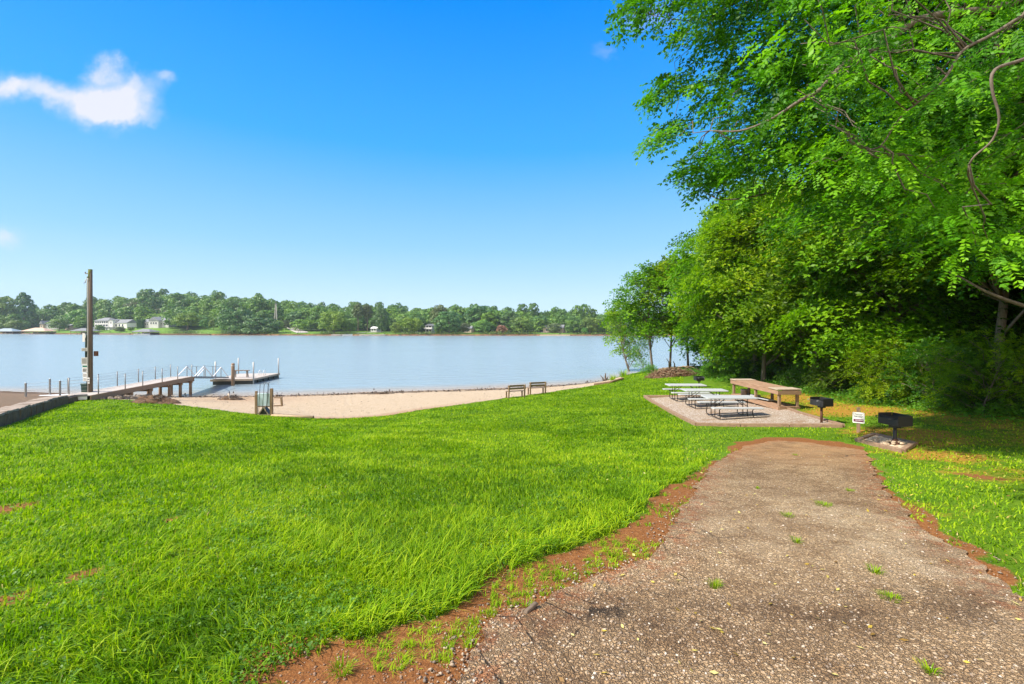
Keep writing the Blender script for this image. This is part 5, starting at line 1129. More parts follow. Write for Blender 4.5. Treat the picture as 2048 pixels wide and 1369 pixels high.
pole_sign('large grey notice on the utility pole, above the green and white one', 169, 181, 715, 729, 'signgrey', 5)
pole_sign('white sign with a green band on the utility pole', 170.5, 181, 729.4, 745, 'signwhite', 3, (.30, .22))
pole_sign('white sign with lines of text below the green banded one on the pole', 171.5, 181, 746, 754.6, 'signwhite', 3)
pole_sign('small white sign, lowest in the column on the utility pole', 171.8, 180.6, 755.2, 762, 'signwhite', 2)
pole_sign('small white tag on the right face of the utility pole', 181.2, 185.2, 755, 767, 'signwhite', 2)
pole_sign('brown board sticking out to the right of the utility pole', 182, 191.6, 703, 713, 'rust', 0, None, .17, 'board')
bn = thing('trash_bin', 'dark green trash bin standing left of the utility pole', 'bin', (p0x - .32, p0y + .1, zb + .02)); mb = MB(); mb.box((0, 0, .40), (.30, .34, .80), taper=1.2); mb.build('body', M['bin'], bn, bevel=.02)
mb = MB(); mb.box((-.02, 0, .835), (.42, .44, .07), taper=.85); mb.build('lid', M['bin'], bn, bevel=.02)
ub = thing('utility_box', 'low dark utility box with a grey lid at the foot of the utility pole', 'box', (p0x - .12, p0y - .5, hz(p0x - .12, p0y - .5))); mb = MB(); mb.box((0, 0, .10), (.62, .42, .26), taper=.95); mb.build('body', M['bin'], ub, bevel=.02)
mb = MB(); mb.box((0, 0, .255), (.66, .46, .05), taper=.7); mb.build('lid', M['galv'], ub, bevel=.02)

# ------------------------------------------------------------------ pier
ZD = 1.40
NR = [(-23.75, 25.6), (-25.0, 35.6)]; dv_ = (Vector(NR[1]) - Vector(NR[0])); dl = dv_.normalized(); lf = Vector((-dl.y, dl.x)); LP_ = dv_.length; WP = 1.5
def pp(s, t, z=0): v = Vector(NR[0]) + dl * s + lf * t; return Vector((v.x, v.y, ZD + z))
pr = thing('pier', 'wooden pier with brown beams, pilings and wire railings running out to the water', 'pier', (0, 0, 0))
mb = MB(); k = 66
for i in range(k):
    a, b = pp(LP_ * i / k, WP / 2, -.02), pp(LP_ * (i + .93) / k, WP / 2, -.02); mb.beam(a, b, WP, .04)
mb.build('deck', M['deck'], pr)
for t in (-.035, WP + .035): mb = MB(); mb.beam(pp(0, t, -.16), pp(LP_, t, -.16), .07, .30); mb.build('side_beam', M['wood'], pr, bevel=.01)
mb = MB(); mb.beam(pp(LP_ + .04, -.1, -.22), pp(LP_ + .04, WP + .1, -.22), .08, .34); mb.build('end_beam', M['wood'], pr, bevel=.01)
for s in (1.6, 3.3, 5.2, 7.3, 8.6, LP_ - .15):
    for t in (.06, WP - .06):
        b = pp(s, t); zz = hz(b.x, b.y) - .5; mb = MB(); mb.tube([(b.x, b.y, min(zz, -.3 if s > 6 else zz)), (b.x, b.y, ZD - .06)], .105, 12); mb.build('piling', M['woodz'], pr, smooth=True)
    a, b = pp(s, -.1, -.40), pp(s, WP + .1, -.40)
    if s > 3: mb = MB(); mb.beam(a, b, .10, .18); mb.build('cross_beam', M['wood'], pr, bevel=.01)
posts = [.6, 2.75, 4.35, 6.35, 8.15, LP_ - .1]
for t in (-.01, WP + .01):
    for s in posts: mb = MB(); mb.tube([pp(s, t, -.1), pp(s, t, .92)], .028, 8); mb.tube([pp(s, t, .92), pp(s, t, .94)], .034, 8); mb.build('railing_post', M['galv'], pr, smooth=True)
    for z in (.22, .40, .58, .76, .90):
        mb = MB(); pts = []
        for i, s in enumerate(posts):
            pts.append(pp(s, t, z))
            if i < len(posts) - 1: pts.append(pp((s + posts[i + 1]) / 2, t, z - .008))
        mb.tube(pts, .0055, 5); mb.build('railing_wire', M['galv'], pr)
# approach from the ramp
ap = thing('pier_approach', 'pale concrete approach ramp with grey rail posts leading from the gravel to the pier', 'ramp', (0, 0, 0))
A0, A1, B0, B1 = Vector((-26.4, 24.7, 1.28)), Vector((-23.8, 25.5, 1.40)), Vector((-27.6, 26.6, 1.26)), Vector((-25.25, 26.2, 1.40))
mb = MB(); mb.add([A0, A1, B1, B0] + [v - Vector((0, 0, .22)) for v in (A0, A1, B1, B0)], [(0, 1, 2, 3), (7, 6, 5, 4), (0, 4, 5, 1), (1, 5, 6, 2), (2, 6, 7, 3), (3, 7, 4, 0)]); mb.build('slab', M['alu'], ap, bevel=.01)
for v in (A0, A0.lerp(A1, .55), B0.lerp(B1, .3), B0.lerp(B1, .85)): mb = MB(); mb.box((v.x, v.y, v.z + .44), (.07, .07, .98)); mb.build('rail_post', M['galv'], ap, bevel=.006)
mb = MB(); mb.beam(A0 + Vector((0, 0, .10)), A1 + Vector((0, 0, .02)), .04, .12); mb.build('side_rail', M['galv'], ap)
for z in (.3, .5, .7, .88): mb = MB(); mb.tube([A0 + Vector((0, 0, z)), A1 + Vector((0, 0, z))], .006, 5); mb.build('rail_wire', M['galv'], ap); 

# ------------------------------------------------------------------ gangway
GA, GB = Vector((-24.95, 35.75, 1.33)), Vector((-26.1, 41.9, .62)); gd = (GB - GA); gl = gd.length; gu = gd.normalized(); gs = Vector((-gu.y, gu.x, 0)).normalized(); GW = 1.25
def gp(s, t, z=0): return GA + gu * s + gs * t + Vector((0, 0, z))
gw = thing('gangway', 'white metal truss gangway sloping from the pier to the floating dock', 'gangway', (0, 0, 0))
mb = MB(); mb.beam(gp(0, GW / 2, .0), gp(gl, GW / 2, .0), GW - .1, .05); mb.build('walkway', M['deck'], gw)
for t in (0, GW):
    mb = MB(); mb.beam(gp(0, t, 0), gp(gl, t, 0), .07, .13); mb.build('side_beam', M['galv'], gw)
    n = 4; st_ = gl / n
    for i in range(1, n + 1 - 1):
        mb = MB(); mb.beam(gp(i * st_, t, 0), gp(i * st_, t, .92), .04, .04, (0, 1, 0)); mb.build('truss_post', M['galv'], gw)
    for i in range(0, n, 2):
        mb = MB(); mb.beam(gp(i * st_ + .05, t, .05), gp((i + 1) * st_, t, .90), .055, .055); mb.beam(gp((i + 1) * st_, t, .90), gp((i + 2) * st_ - .05, t, .05), .045, .045); mb.build('truss_brace', M['alu'], gw)
    mb = MB(); mb.tube([gp(st_ * .9, t, .93), gp(gl * .72, t, .93)], .016, 6); mb.build('handrail', M['galv'], gw)

# ------------------------------------------------------------------ floating dock
fd = thing('floating_dock', 'floating dock with a pale deck, black floats and four steel corner posts', 'dock', (0, 0, 0))
Q = [Vector((-27.3, 41.2, .50)), Vector((-23.9, 42.0, .50)), Vector((-24.1, 47.2, .50)), Vector((-27.9, 46.6, .50))]
def dq(u, v, z=0): return (Q[0].lerp(Q[1], u)).lerp(Q[3].lerp(Q[2], u), v) + Vector((0, 0, z))
mb = MB(); k = 30
for i in range(k): 
    a0, a1, b1, b0 = dq(.01, i / k), dq(.99, i / k), dq(.99, (i + .92) / k), dq(.01, (i + .92) / k)
    mb.add([a0, a1, b1, b0] + [v - Vector((0, 0, .04)) for v in (a0, a1, b1, b0)], [(0, 1, 2, 3), (7, 6, 5, 4), (0, 4, 5, 1), (1, 5, 6, 2), (2, 6, 7, 3), (3, 7, 4, 0)])
mb.build('deck', M['deck'], fd)
for i in range(4):
    a, b = Q[i], Q[(i + 1) % 4]; d = (b - a).normalized(); mb = MB(); mb.beam(a + Vector((0, 0, -.09)) - d * .03, b + Vector((0, 0, -.09)) - d * .05, .06, .17); mb.build('frame_board', M['palewood'], fd)
for i in range(5):
    for u0, u1 in ((.03, .48), (.52, .97)):
        v0, v1 = i / 5 + .02, (i + 1) / 5 - .02; c = [dq(u0, v0, -.19), dq(u1, v0, -.19), dq(u1, v1, -.19), dq(u0, v1, -.19)]
        mb = MB(); mb.add(c + [v - Vector((0, 0, .42)) for v in c], [(0, 1, 2, 3), (7, 6, 5, 4), (0, 4, 5, 1), (1, 5, 6, 2), (2, 6, 7, 3), (3, 7, 4, 0)]); mb.build('float', M['float'], fd, bevel=.03)
for (px, py, Yd) in ((507, 724.5, 42.0), (557, 716.5, 46.7), (477, 716.5, 46.9), (431, 723.5, 42.2)):
    t_ = at(px, py, Yd); mb = MB(); mb.tube([(t_.x, t_.y, -.8), (t_.x, t_.y, t_.z)], .06, 10); mb.build('corner_post', M['galv'], fd, smooth=True)
t_ = at(466, 727, 40.9); mp = thing('mooring_pile', 'thick round wooden pile in the water at the front of the floating dock', 'pile', (t_.x, t_.y, 0)); mb = MB(); mb.tube([(0, 0, -1), (0, 0, t_.z - .06), (0, 0, t_.z)], [.15, .14, .10], 12); mb.build('timber', M['woodz'], mp, smooth=True); mb = MB(); mb.tube([(0, 0, t_.z - .25), (0, 0, t_.z - .19)], .15, 12); mb.build('rope_band', M['pvc'], mp, smooth=True)
db = thing('dock_bench', 'plain grey bench standing on the floating dock', 'bench', dq(.52, .28), R(6)); mb = MB(); mb.box((0, 0, .66), (1.45, .36, .06)); mb.build('seat', M['greywood'], db, bevel=.005)
for s in (-1, 1): mb = MB(); mb.beam((s * .56, -.13, .0), (s * .52, -.1, .64), .06, .06, (0, 1, 0)); mb.beam((s * .56, .13, .0), (s * .52, .1, .64), .06, .06, (0, 1, 0)); mb.box((s * .54, 0, .3), (.05, .26, .05)); mb.build('leg_frame', M['greywood'], db)
hl = thing('swim_ladder', 'white hooped handrails of a swim ladder on the dock edge', 'ladder', dq(.80, .62))
for s in (-.22, .22): mb = MB(); mb.tube([(s, -.2, 0)] + [(s, -.2 + .2 - .2 * math.cos(a), .30 + .2 * math.sin(a)) for a in np.linspace(0, math.pi, 9)] + [(s, .2, 0)], .028, 7); mb.build('hoop', M['alu'], hl, smooth=True)
# ------------------------------------------------------------------ far shore: houses
def gable(mb, w, d, z0, rise, ov=.5, ridge='x'):
    W2, D2 = w / 2 + ov, d / 2 + ov
    if ridge == 'x': vs = [(-W2, -D2, z0), (W2, -D2, z0), (W2, D2, z0), (-W2, D2, z0), (-W2, 0, z0 + rise), (W2, 0, z0 + rise)]; fs = [(0, 1, 5, 4), (2, 3, 4, 5), (0, 4, 3), (1, 2, 5), (3, 2, 1, 0)]
    else: vs = [(-W2, -D2, z0), (W2, -D2, z0), (W2, D2, z0), (-W2, D2, z0), (0, -D2, z0 + rise), (0, D2, z0 + rise)]; fs = [(1, 2, 5, 4), (3, 0, 4, 5), (0, 1, 4), (2, 3, 5), (3, 2, 1, 0)]
    return vs, fs
def hip(w, d, z0, rise, ov=.6, rl=.4):
    W2, D2 = w / 2 + ov, d / 2 + ov; r_ = w / 2 * rl
    return [(-W2, -D2, z0), (W2, -D2, z0), (W2, D2, z0), (-W2, D2, z0), (-r_, 0, z0 + rise), (r_, 0, z0 + rise)], [(0, 1, 5, 4), (1, 2, 5), (2, 3, 4, 5), (3, 0, 4), (3, 2, 1, 0)]
def wing(t, c, w, d, hh, rise, wall, roof, ridge='x', kind='gable', wins=(), chim=None):
    """one wing of a house: wall block, roof, windows on the lake side"""
    mb = MB(); mb.box((c[0], c[1], c[2] + hh / 2 - 1), (w, d, hh + 2))
    if kind == 'gable':
        if ridge == 'x':
            for s in (-1, 1): x = c[0] + s * (w / 2 - .05); mb.add([(x, c[1] - d / 2, c[2] + hh), (x, c[1] + d / 2, c[2] + hh), (x, c[1], c[2] + hh + rise * .93)], [(0, 1, 2)])
        else:
            for s in (-1, 1): y = c[1] + s * (d / 2 - .05); mb.add([(c[0] - w / 2, y, c[2] + hh), (c[0] + w / 2, y, c[2] + hh), (c[0], y, c[2] + hh + rise * .93)], [(0, 1, 2)])
    mb.build('wall', M[wall], t)
    vs, fs = gable(None, w, d, 0, rise, .5, ridge) if kind == 'gable' else hip(w, d, 0, rise)
    mb = MB(); mb.add([(x + c[0], y + c[1], z + c[2] + hh + .03) for x, y, z in vs], fs); rf = mb.build('roof', M[roof], t)
    if chim: mb = MB(); mb.box((c[0] + chim[0], c[1] + chim[1], c[2] + hh + rise * .6), (1.3, 1.3, rise * 1.6)); mb.build('chimney', M[wall], rf)
    for (x, z, ww, wh) in wins:
        mb = MB(); mb.box((c[0] + x, c[1] - d / 2 - .04, c[2] + z), (ww + .3, .10, wh + .3)); f_ = mb.build('window', M['housewhite'] if wall != 'housewhite' else M['housegrey'], t)
        mb = MB(); mb.box((c[0] + x, c[1] - d / 2 - .10, c[2] + z), (ww, .06, wh)); mb.build('pane', M['glass'], f_)
def row(x0, x1, n, z, ww, wh): return [(x0 + (x1 - x0) * (i + .5) / n, z, ww, wh) for i in range(n)]
c = fat(228, 36); hs_ = thing('lake_house', 'large white house with dark roofs, white chimney and rows of windows across the lake', 'house', c, -.30)
s = c.y / F
wing(hs_, (-19 * s, 0, 1.2), 40 * s, 9, 5.6, 2.6, 'housewhite', 'roofgrey', 'x', 'hip', row(-19 * s, 19 * s, 6, 4.2, 1.8, 1.5) + row(-19 * s, 19 * s, 5, 1.6, 2.4, 1.4))
wing(hs_, (24 * s, 1.5, .6), 46 * s, 9, 4.2, 3.0, 'housewhite', 'roofgrey', 'x', 'gable', row(-20 * s, 16 * s, 4, 2.2, 1.6, 1.6), None)
wing(hs_, (9 * s, -2.2, .6), 9 * s, 5, 6.6, 1.0, 'housewhite', 'roofgrey', 'y', 'gable', [(0, 4.4, 1.0, 1.6)])
wing(hs_, (-14 * s, -5.5, -1.6), 60 * s, 4.5, 2.6, .5, 'housegrey', 'roofgrey', 'x', 'hip', row(-26 * s, 26 * s, 8, 1.0, 1.8, 2.0))
c = fat(318, 40); h2 = thing('lake_house', 'grey and white stepped house with several gables, left of the round bright tree', 'house', c, -.30); s = c.y / F
wing(h2, (-20 * s, 0, .6), 26 * s, 8, 3.6, 2.4, 'housegrey', 'roofgrey', 'x', 'gable', row(-11 * s, 11 * s, 4, 1.8, 1.2, 1.3))
wing(h2, (4 * s, -1, .8), 26 * s, 9, 4.6, 3.0, 'housegrey', 'roofgrey', 'y', 'gable', row(-10 * s, 10 * s, 3, 2.4, 1.5, 1.6))
wing(h2, (24 * s, 1, .8), 24 * s, 8, 4.0, 2.4, 'housegrey', 'roofgrey', 'x', 'gable', row(-10 * s, 10 * s, 3, 2.0, 1.4, 1.5))
c = fat(108, 44); h3 = thing('lake_house', 'low grey house with a pale gable half hidden by a round tree, far left shore', 'house', c, -.30); s = c.y / F
wing(h3, (-20 * s, 0, .4), 10 * s, 9, 4.2, 3.2, 'housetan', 'roofgrey', 'y', 'gable', [(0, 2.2, 1.2, 1.4)]); wing(h3, (6 * s, 1, .4), 44 * s, 8, 3.2, 2.6, 'housegrey', 'roofgrey', 'x', 'gable', row(-14 * s, 20 * s, 5, 1.6, 1.3, 1.2))
c = fat(143, 36); h4 = thing('lake_cottage', 'small pale cottage between the round tree and the utility pole on the far shore', 'house', c, -.30); s = c.y / F
wing(h4, (0, 0, .3), 13 * s, 6, 3.0, 1.6, 'housetan', 'roofgrey', 'x', 'gable', row(-5 * s, 5 * s, 2, 1.6, 1.2, 1.2))
c = fat(424, 76); h5 = thing('lake_house', 'long low white house behind two small round trees on the far shore', 'house', c, -.30); s = c.y / F
wing(h5, (0, 0, 1.4), 50 * s, 9, 3.0, 1.8, 'housewhite', 'roofgrey', 'x', 'gable', row(-22 * s, 22 * s, 6, 1.6, 1.6, 1.4))
c = fat(862, 26); h6 = thing('lake_house', 'narrow grey house with white balconies between dark trees on the far shore', 'house', c, -.30); s = c.y / F
wing(h6, (0, 0, .2), 15 * s, 7, 5.0, 1.4, 'housegrey', 'roofgrey', 'y', 'gable', row(-6 * s, 6 * s, 2, 4.2, 1.4, 1.4) + row(-6 * s, 6 * s, 2, 1.6, 1.6, 1.6)); mb = MB(); mb.box((0, -4.2, 3.0), (17 * s, 1.4, .25)); mb.box((0, -4.9, 3.6), (17 * s, .08, .9)); mb.build('balcony', M['housewhite'], h6)
c = fat(752, 34); h7 = thing('lake_cottage', 'white roofed cottage beside the small tree with a bare trunk on the far shore', 'house', c, -.30); s = c.y / F
wing(h7, (0, 0, .2), 13 * s, 6, 2.4, 1.4, 'housegrey', 'housewhite', 'x', 'gable', row(-6 * s, 6 * s, 2, 1.5, 1.2, 1.2))
c = fat(1108, 40); h8 = thing('lake_house', 'tan house behind the right-hand lawn on the far shore, mostly hidden by round trees', 'house', c, -.30); s = c.y / F
wing(h8, (0, 0, .4), 40 * s, 8, 3.2, 2.2, 'housetan', 'roofgrey', 'x', 'gable', row(-16 * s, 16 * s, 4, 1.6, 1.6, 1.3))
c = fat(938, 34); h9 = thing('lake_cottage', 'dark cottage above a small lawn on the far shore', 'house', c, -.30); s = c.y / F
wing(h9, (0, 0, .3), 16 * s, 6, 2.6, 1.8, 'housetan', 'roofgrey', 'x', 'gable', row(-6 * s, 6 * s, 2, 1.4, 1.2, 1.1))
# boathouses stand in the water
def boathouse(label, px, wpx, roof, rise, eave):
    c = fat(px, -3.5); c.z = 0; t = thing('boathouse', label, 'boathouse', c, 0, 'open boathouses along the far shore'); w = wpx * c.y / F; d = 9.0
    vs, fs = hip(w - 1.2, d, eave, rise, .6, .35); mb = MB(); mb.add(vs, fs); mb.build('roof', M[roof], t)
    mb = MB(); mb.box((0, 0, eave - .2), (w - 1, d, .3)); mb.build('eaves_beam', M['housetan'], t)
    for x in np.linspace(-w / 2 + .8, w / 2 - .8, 4):
        for y in (-d / 2 + .3, d / 2 - .3): mb = MB(); mb.box((x, y, eave / 2 - .7), (.22, .22, eave + .9)); mb.build('post', M['woodz'], t)
    mb = MB(); mb.box((0, d / 2 - .2, .9), (w - 1, .15, 1.7)); mb.build('back_wall', M['pole'], t); mb = MB(); mb.box((0, 0, .35), (w - .6, d + .6, .18)); mb.build('deck', M['deck'], t)
boathouse('boathouse with a blue grey roof at the far left of the lake', 15, 46, 'roofblue', 2.4, 2.3); boathouse('boathouse with a tan orange roof on the far left shore', 78, 50, 'rooftan', 2.6, 2.6)
boathouse('grey roofed boathouse behind the utility pole on the far shore', 170, 40, 'roofgrey', 2.0, 2.9); boathouse('grey roofed boathouse with white boats below the stepped grey house', 292, 38, 'roofgrey', 2.0, 2.4)
def boat(label, px, L_, mt):
    c = fat(px, -9); c.z = 0; t = thing('motor_boat', label, 'boat', c, .3); mb = MB(); P_ = []
    for x, w, z in ((-.5, .85, .9), (-.1, 1, .9), (.25, .8, 1.0), (.5, .05, 1.15)): P_.append([(x * L_, -w, z), (x * L_, w, z), (x * L_, w * .6, -.1), (x * L_, -w * .6, -.1)])
    vs = [v for q in P_ for v in q]; mb.add(vs, [(i * 4 + j, i * 4 + (j + 1) % 4, (i + 1) * 4 + (j + 1) % 4, (i + 1) * 4 + j) for i in range(3) for j in range(4)] + [(3, 2, 1, 0)]); mb.build('hull', M[mt], t); mb = MB(); mb.box((0, 0, 1.15), (L_ * .3, 1.3, .5), taper=.7); mb.build('windscreen', M['glass'], t)
boat('white motor boat at the left of the grey roofed boathouse', 278, 6, 'white'); boat('white motor boat just right of the first one at the boathouse', 291, 5, 'white'); boat('white motor boat moored by the far shore dock near the willow-like tree', 695, 6, 'white')
for px, wpx, lab in ((674, 20, 'low white dock left of the moored white boat on the far shore'), (745, 50, 'long low white dock with a shelter below the far shore path')):
    c = fat(px, -5); t = thing('shore_dock', lab, 'dock', (c.x, c.y, 0)); w = wpx * c.y / F; mb = MB(); mb.box((0, 0, .55), (w, 3, .25)); mb.build('deck', M['white'], t)
    for x in np.linspace(-w / 2 + .3, w / 2 - .3, 5): mb = MB(); mb.box((x, -1.2, .1), (.2, .2, 1.0)); mb.build('piling', M['woodz'], t)
# seawall strips at the shoreline
def strip(name, pts, wid, mt, lab, cat, zo=.3, hh=.6, kind=None):
    mb = MB()
    for a, b in zip(pts[:-1], pts[1:]): mb.beam(a + Vector((0, 0, zo)), b + Vector((0, 0, zo)), wid, hh)
    return tag(mb.build(name, M[mt], None), lab, cat, None, kind)
strip('seawall', [fat(p, 1.2) for p in (190, 225, 260)], .8, 'rock', 'grey stone seawall below the large white house', 'seawall', .2, 1.2)
strip('seawall', [fat(p, 1.0) for p in (320, 370, 420)], .8, 'mulch', 'brown earth seawall below the round bright tree', 'seawall', .1, 1.0)
strip('seawall', [fat(p, .8) for p in (1080, 1110, 1140)], .8, 'tanrock', 'tan seawall below the right-hand lawn on the far shore', 'seawall', .1, .9)
# driveway and footpaths lie on the hillside
def lay(name, px_d, w, mt):
    pts = [fat(*q) for q in px_d]; fine = []
    for a, b in zip(pts[:-1], pts[1:]):
        for i in range(8): fine.append(a.lerp(b, i / 8))
    fine.append(pts[-1]); vs = []; fs = []
    for i, p in enumerate(fine):
        d = (fine[min(i + 1, len(fine) - 1)] - fine[max(i - 1, 0)]); sd_ = Vector((d.y, -d.x, 0)).normalized()
        for q in (-1, 1): e = p + sd_ * w / 2 * q; vs.append((e.x, e.y, float(gz(np.array([e.x]), np.array([e.y]))[0]) + .35))
        if i: fs.append((2 * i - 2, 2 * i - 1, 2 * i + 1, 2 * i))
    mb = MB(); mb.add(vs, fs); return tag(mb.build(name, M[mt], None), kind='structure')
lay('driveway', [(606, 16), (596, 34), (585, 56), (572, 84)], 8, 'drive'); lay('footpath', [(712, 12), (735, 24), (765, 32)], 3, 'drive'); lay('footpath', [(1082, 36), (1140, 38)], 3, 'drive')

# lattice tower
c = fat(552, 40); tw = thing('lattice_tower', 'thin pale lattice tower rising above the trees of the far shore', 'tower', c); Ht = (c.y / F) * (643 - 592) ; mb = MB()
def leg(a, z): q = 1.7 * (1 - .8 * z / Ht); return Vector((q * math.cos(a), q * math.sin(a), z))
aa = [R(90 + 120 * i) for i in range(3)]
for a in aa: mb.beam(leg(a, -1), leg(a, Ht), .34, .34, (0, 1, 0))
mb.build('legs', M['pvc'], tw); mb = MB(); k = 11
for i in range(k):
    for j in range(3): mb.beam(leg(aa[j], Ht * i / k), leg(aa[(j + 1) % 3], Ht * (i + 1) / k), .14, .14); mb.beam(leg(aa[j], Ht * i / k), leg(aa[(j + 1) % 3], Ht * i / k), .12, .12)
mb.build('bracing', M['pvc'], tw); mb = MB(); mb.tube([(0, 0, Ht), (0, 0, Ht + 2.6)], .12, 6); mb.box((0, 0, Ht + .2), (1.6, 1.6, .4)); mb.build('antenna', M['galv'], tw)
for px, d, lab in ((225, 74, 'far utility pole above the large white house'), (318, 78, 'far utility pole above the stepped grey house')):
    c = fat(px, d); t = thing('power_pole', lab, 'pole', c); mb = MB(); mb.tube([(0, 0, -1), (0, 0, 9)], .2, 6); mb.build('shaft', M['greywood'], t); mb = MB(); mb.box((0, 0, 8.6), (3, .25, .25)); mb.build('crossarm', M['greywood'], t)
a, b, c_2, e = [fat(*q) + Vector((0, 0, 8.7)) for q in ((212, 70), (225, 74), (318, 78), (352, 66))]
mb = MB(); pts = []
for p, q in ((a, b), (b, c_2), (c_2, e)):
    for i in range(9): t_ = i / 8; pts.append(p.lerp(q, t_) - Vector((0, 0, 4 * 1.3 * t_ * (1 - t_))))
mb.tube(pts, .13, 5); tag(mb.build('power_line', M['pvc'], None), 'pale power line sagging between two far poles above the houses', 'cable')

# ------------------------------------------------------------------ far shore: trees
def far_crown(seed, Rr, H, n, sz, leaf, shape=1.0, z0=.15):
    """a crown of leaf clumps gathered into billowing lobes"""
    g = np.random.default_rng(seed); m = 22; ga = np.arange(m) * 2.4 + g.uniform(-.4, .4, m); t = (np.arange(m) + .5) / m; z = z0 + (1 - z0) * t
    prof = np.sqrt(np.maximum(.02, 1 - ((t - .42) / .62) ** 2)) ** shape; q = Rr * prof * g.uniform(.45, .80, m)
    B = np.c_[np.cos(ga) * q, np.sin(ga) * q, (z0 + (1 - z0) * (.08 + .80 * t)) * H]; br = Rr * g.uniform(.30, .50, m) * (.62 + .38 * prof)
    k = g.integers(0, m, n); o = unit_rand(n); o[:, 2] = np.where(o[:, 2] < -.35, -o[:, 2], o[:, 2]); C = B[k] + o * (br[k] * g.uniform(.75, 1.08, n))[:, None] * [1, 1, min(1.0, .8 * H * (1 - z0) / (2 * Rr))]
    nn = nrm(o + g.normal(size=(n, 3)) * .38 + np.array([0, 0, .2])); a = nrm(np.cross(nn, g.normal(size=(n, 3)))); b = np.cross(nn, a); s = sz * g.uniform(.5, 1.25, n)[:, None]
    V = np.stack([C + a * s, C + b * s * .8, C - a * s * .9, C - b * s * .7], 1); tone = g.uniform(.25, .75, m)
    return V.reshape(-1, 3), np.repeat(np.clip(tone[k] + g.normal(0, .16, n), 0, 1)[:, None], 4, 1).ravel()
FT = {}
def far_proto(key, seed, Rr, H, n, sz, leaf, shape=1.0, z0=.15, tr=.35):
    V, A = far_crown(seed, Rr, H, n, sz, leaf, shape, z0); mb = MB(); mb.tube([(0, 0, -1.5), (.1, 0, H * .4), (0, 0, H * .75)], [tr, tr * .8, tr * .3], 7)
    for i in range(5): a = i * 1.3; mb.tube([(0, 0, H * (.25 + .08 * i)), (math.cos(a) * Rr * .6, math.sin(a) * Rr * .6, H * (.45 + .08 * i))], [tr * .4, .05], 5)
    me = bpy.data.meshes.new('trunk'); me.from_pydata(mb.v, [], mb.f); me.materials.append(M['bark']); FT[key] = (np_mesh('crown', V, quads(len(V)), M[leaf], {'var': A}), me)
far_proto('round', 301, 6.5, 11, 3400, .42, 'farleaf', .9, .12); far_proto('bright', 302, 7, 12, 3600, .42, 'farbright', .9, .08); far_proto('dark', 303, 6.5, 12, 3400, .45, 'fardark', .9, .06)
far_proto('tall', 304, 4.6, 16, 3000, .42, 'fardark', 1.0, .25); far_proto('grey', 305, 6, 10, 3000, .42, 'fargrey', .9, .1); far_proto('topiary', 306, 5.4, 9, 4200, .30, 'farbright', .75, .18); far_proto('small', 307, 2.6, 4.6, 1300, .26, 'farleaf', .8, .22, .14)
far_proto('shrubred', 308, 3.2, 4.2, 1500, .32, 'redshrub', .8, .05, .1); far_proto('thicket', 309, 8, 9, 4600, .42, 'fardark', .7, .0); far_proto('pine', 310, 3.2, 17, 2200, .42, 'fargrey', 1.2, .45, .3)
HG = np.random.default_rng(17)
def far_tree(key, px, d, wpx, top, lab, cat='tree', base=None):
    c = fat(px, d); s = c.y / F; w = wpx * s; Hh = EYE + (HY - top) * s - c.z; cr, tk = FT[key]
    dim = {'round': (13.6, 11), 'bright': (14.6, 12), 'dark': (13.6, 12), 'tall': (9.6, 16), 'grey': (12.6, 10), 'topiary': (11.2, 9), 'small': (5.5, 4.6), 'shrubred': (6.8, 4.2), 'thicket': (16.8, 9), 'pine': (6.8, 17)}[key]
    k = w / dim[0]; plant('far_tree' if cat == 'tree' else 'far_shrub', FT[key], lab, cat, c - Vector((0, 0, .2)), px * .37, (k, k, Hh / dim[1]), 'trees on the far shore')
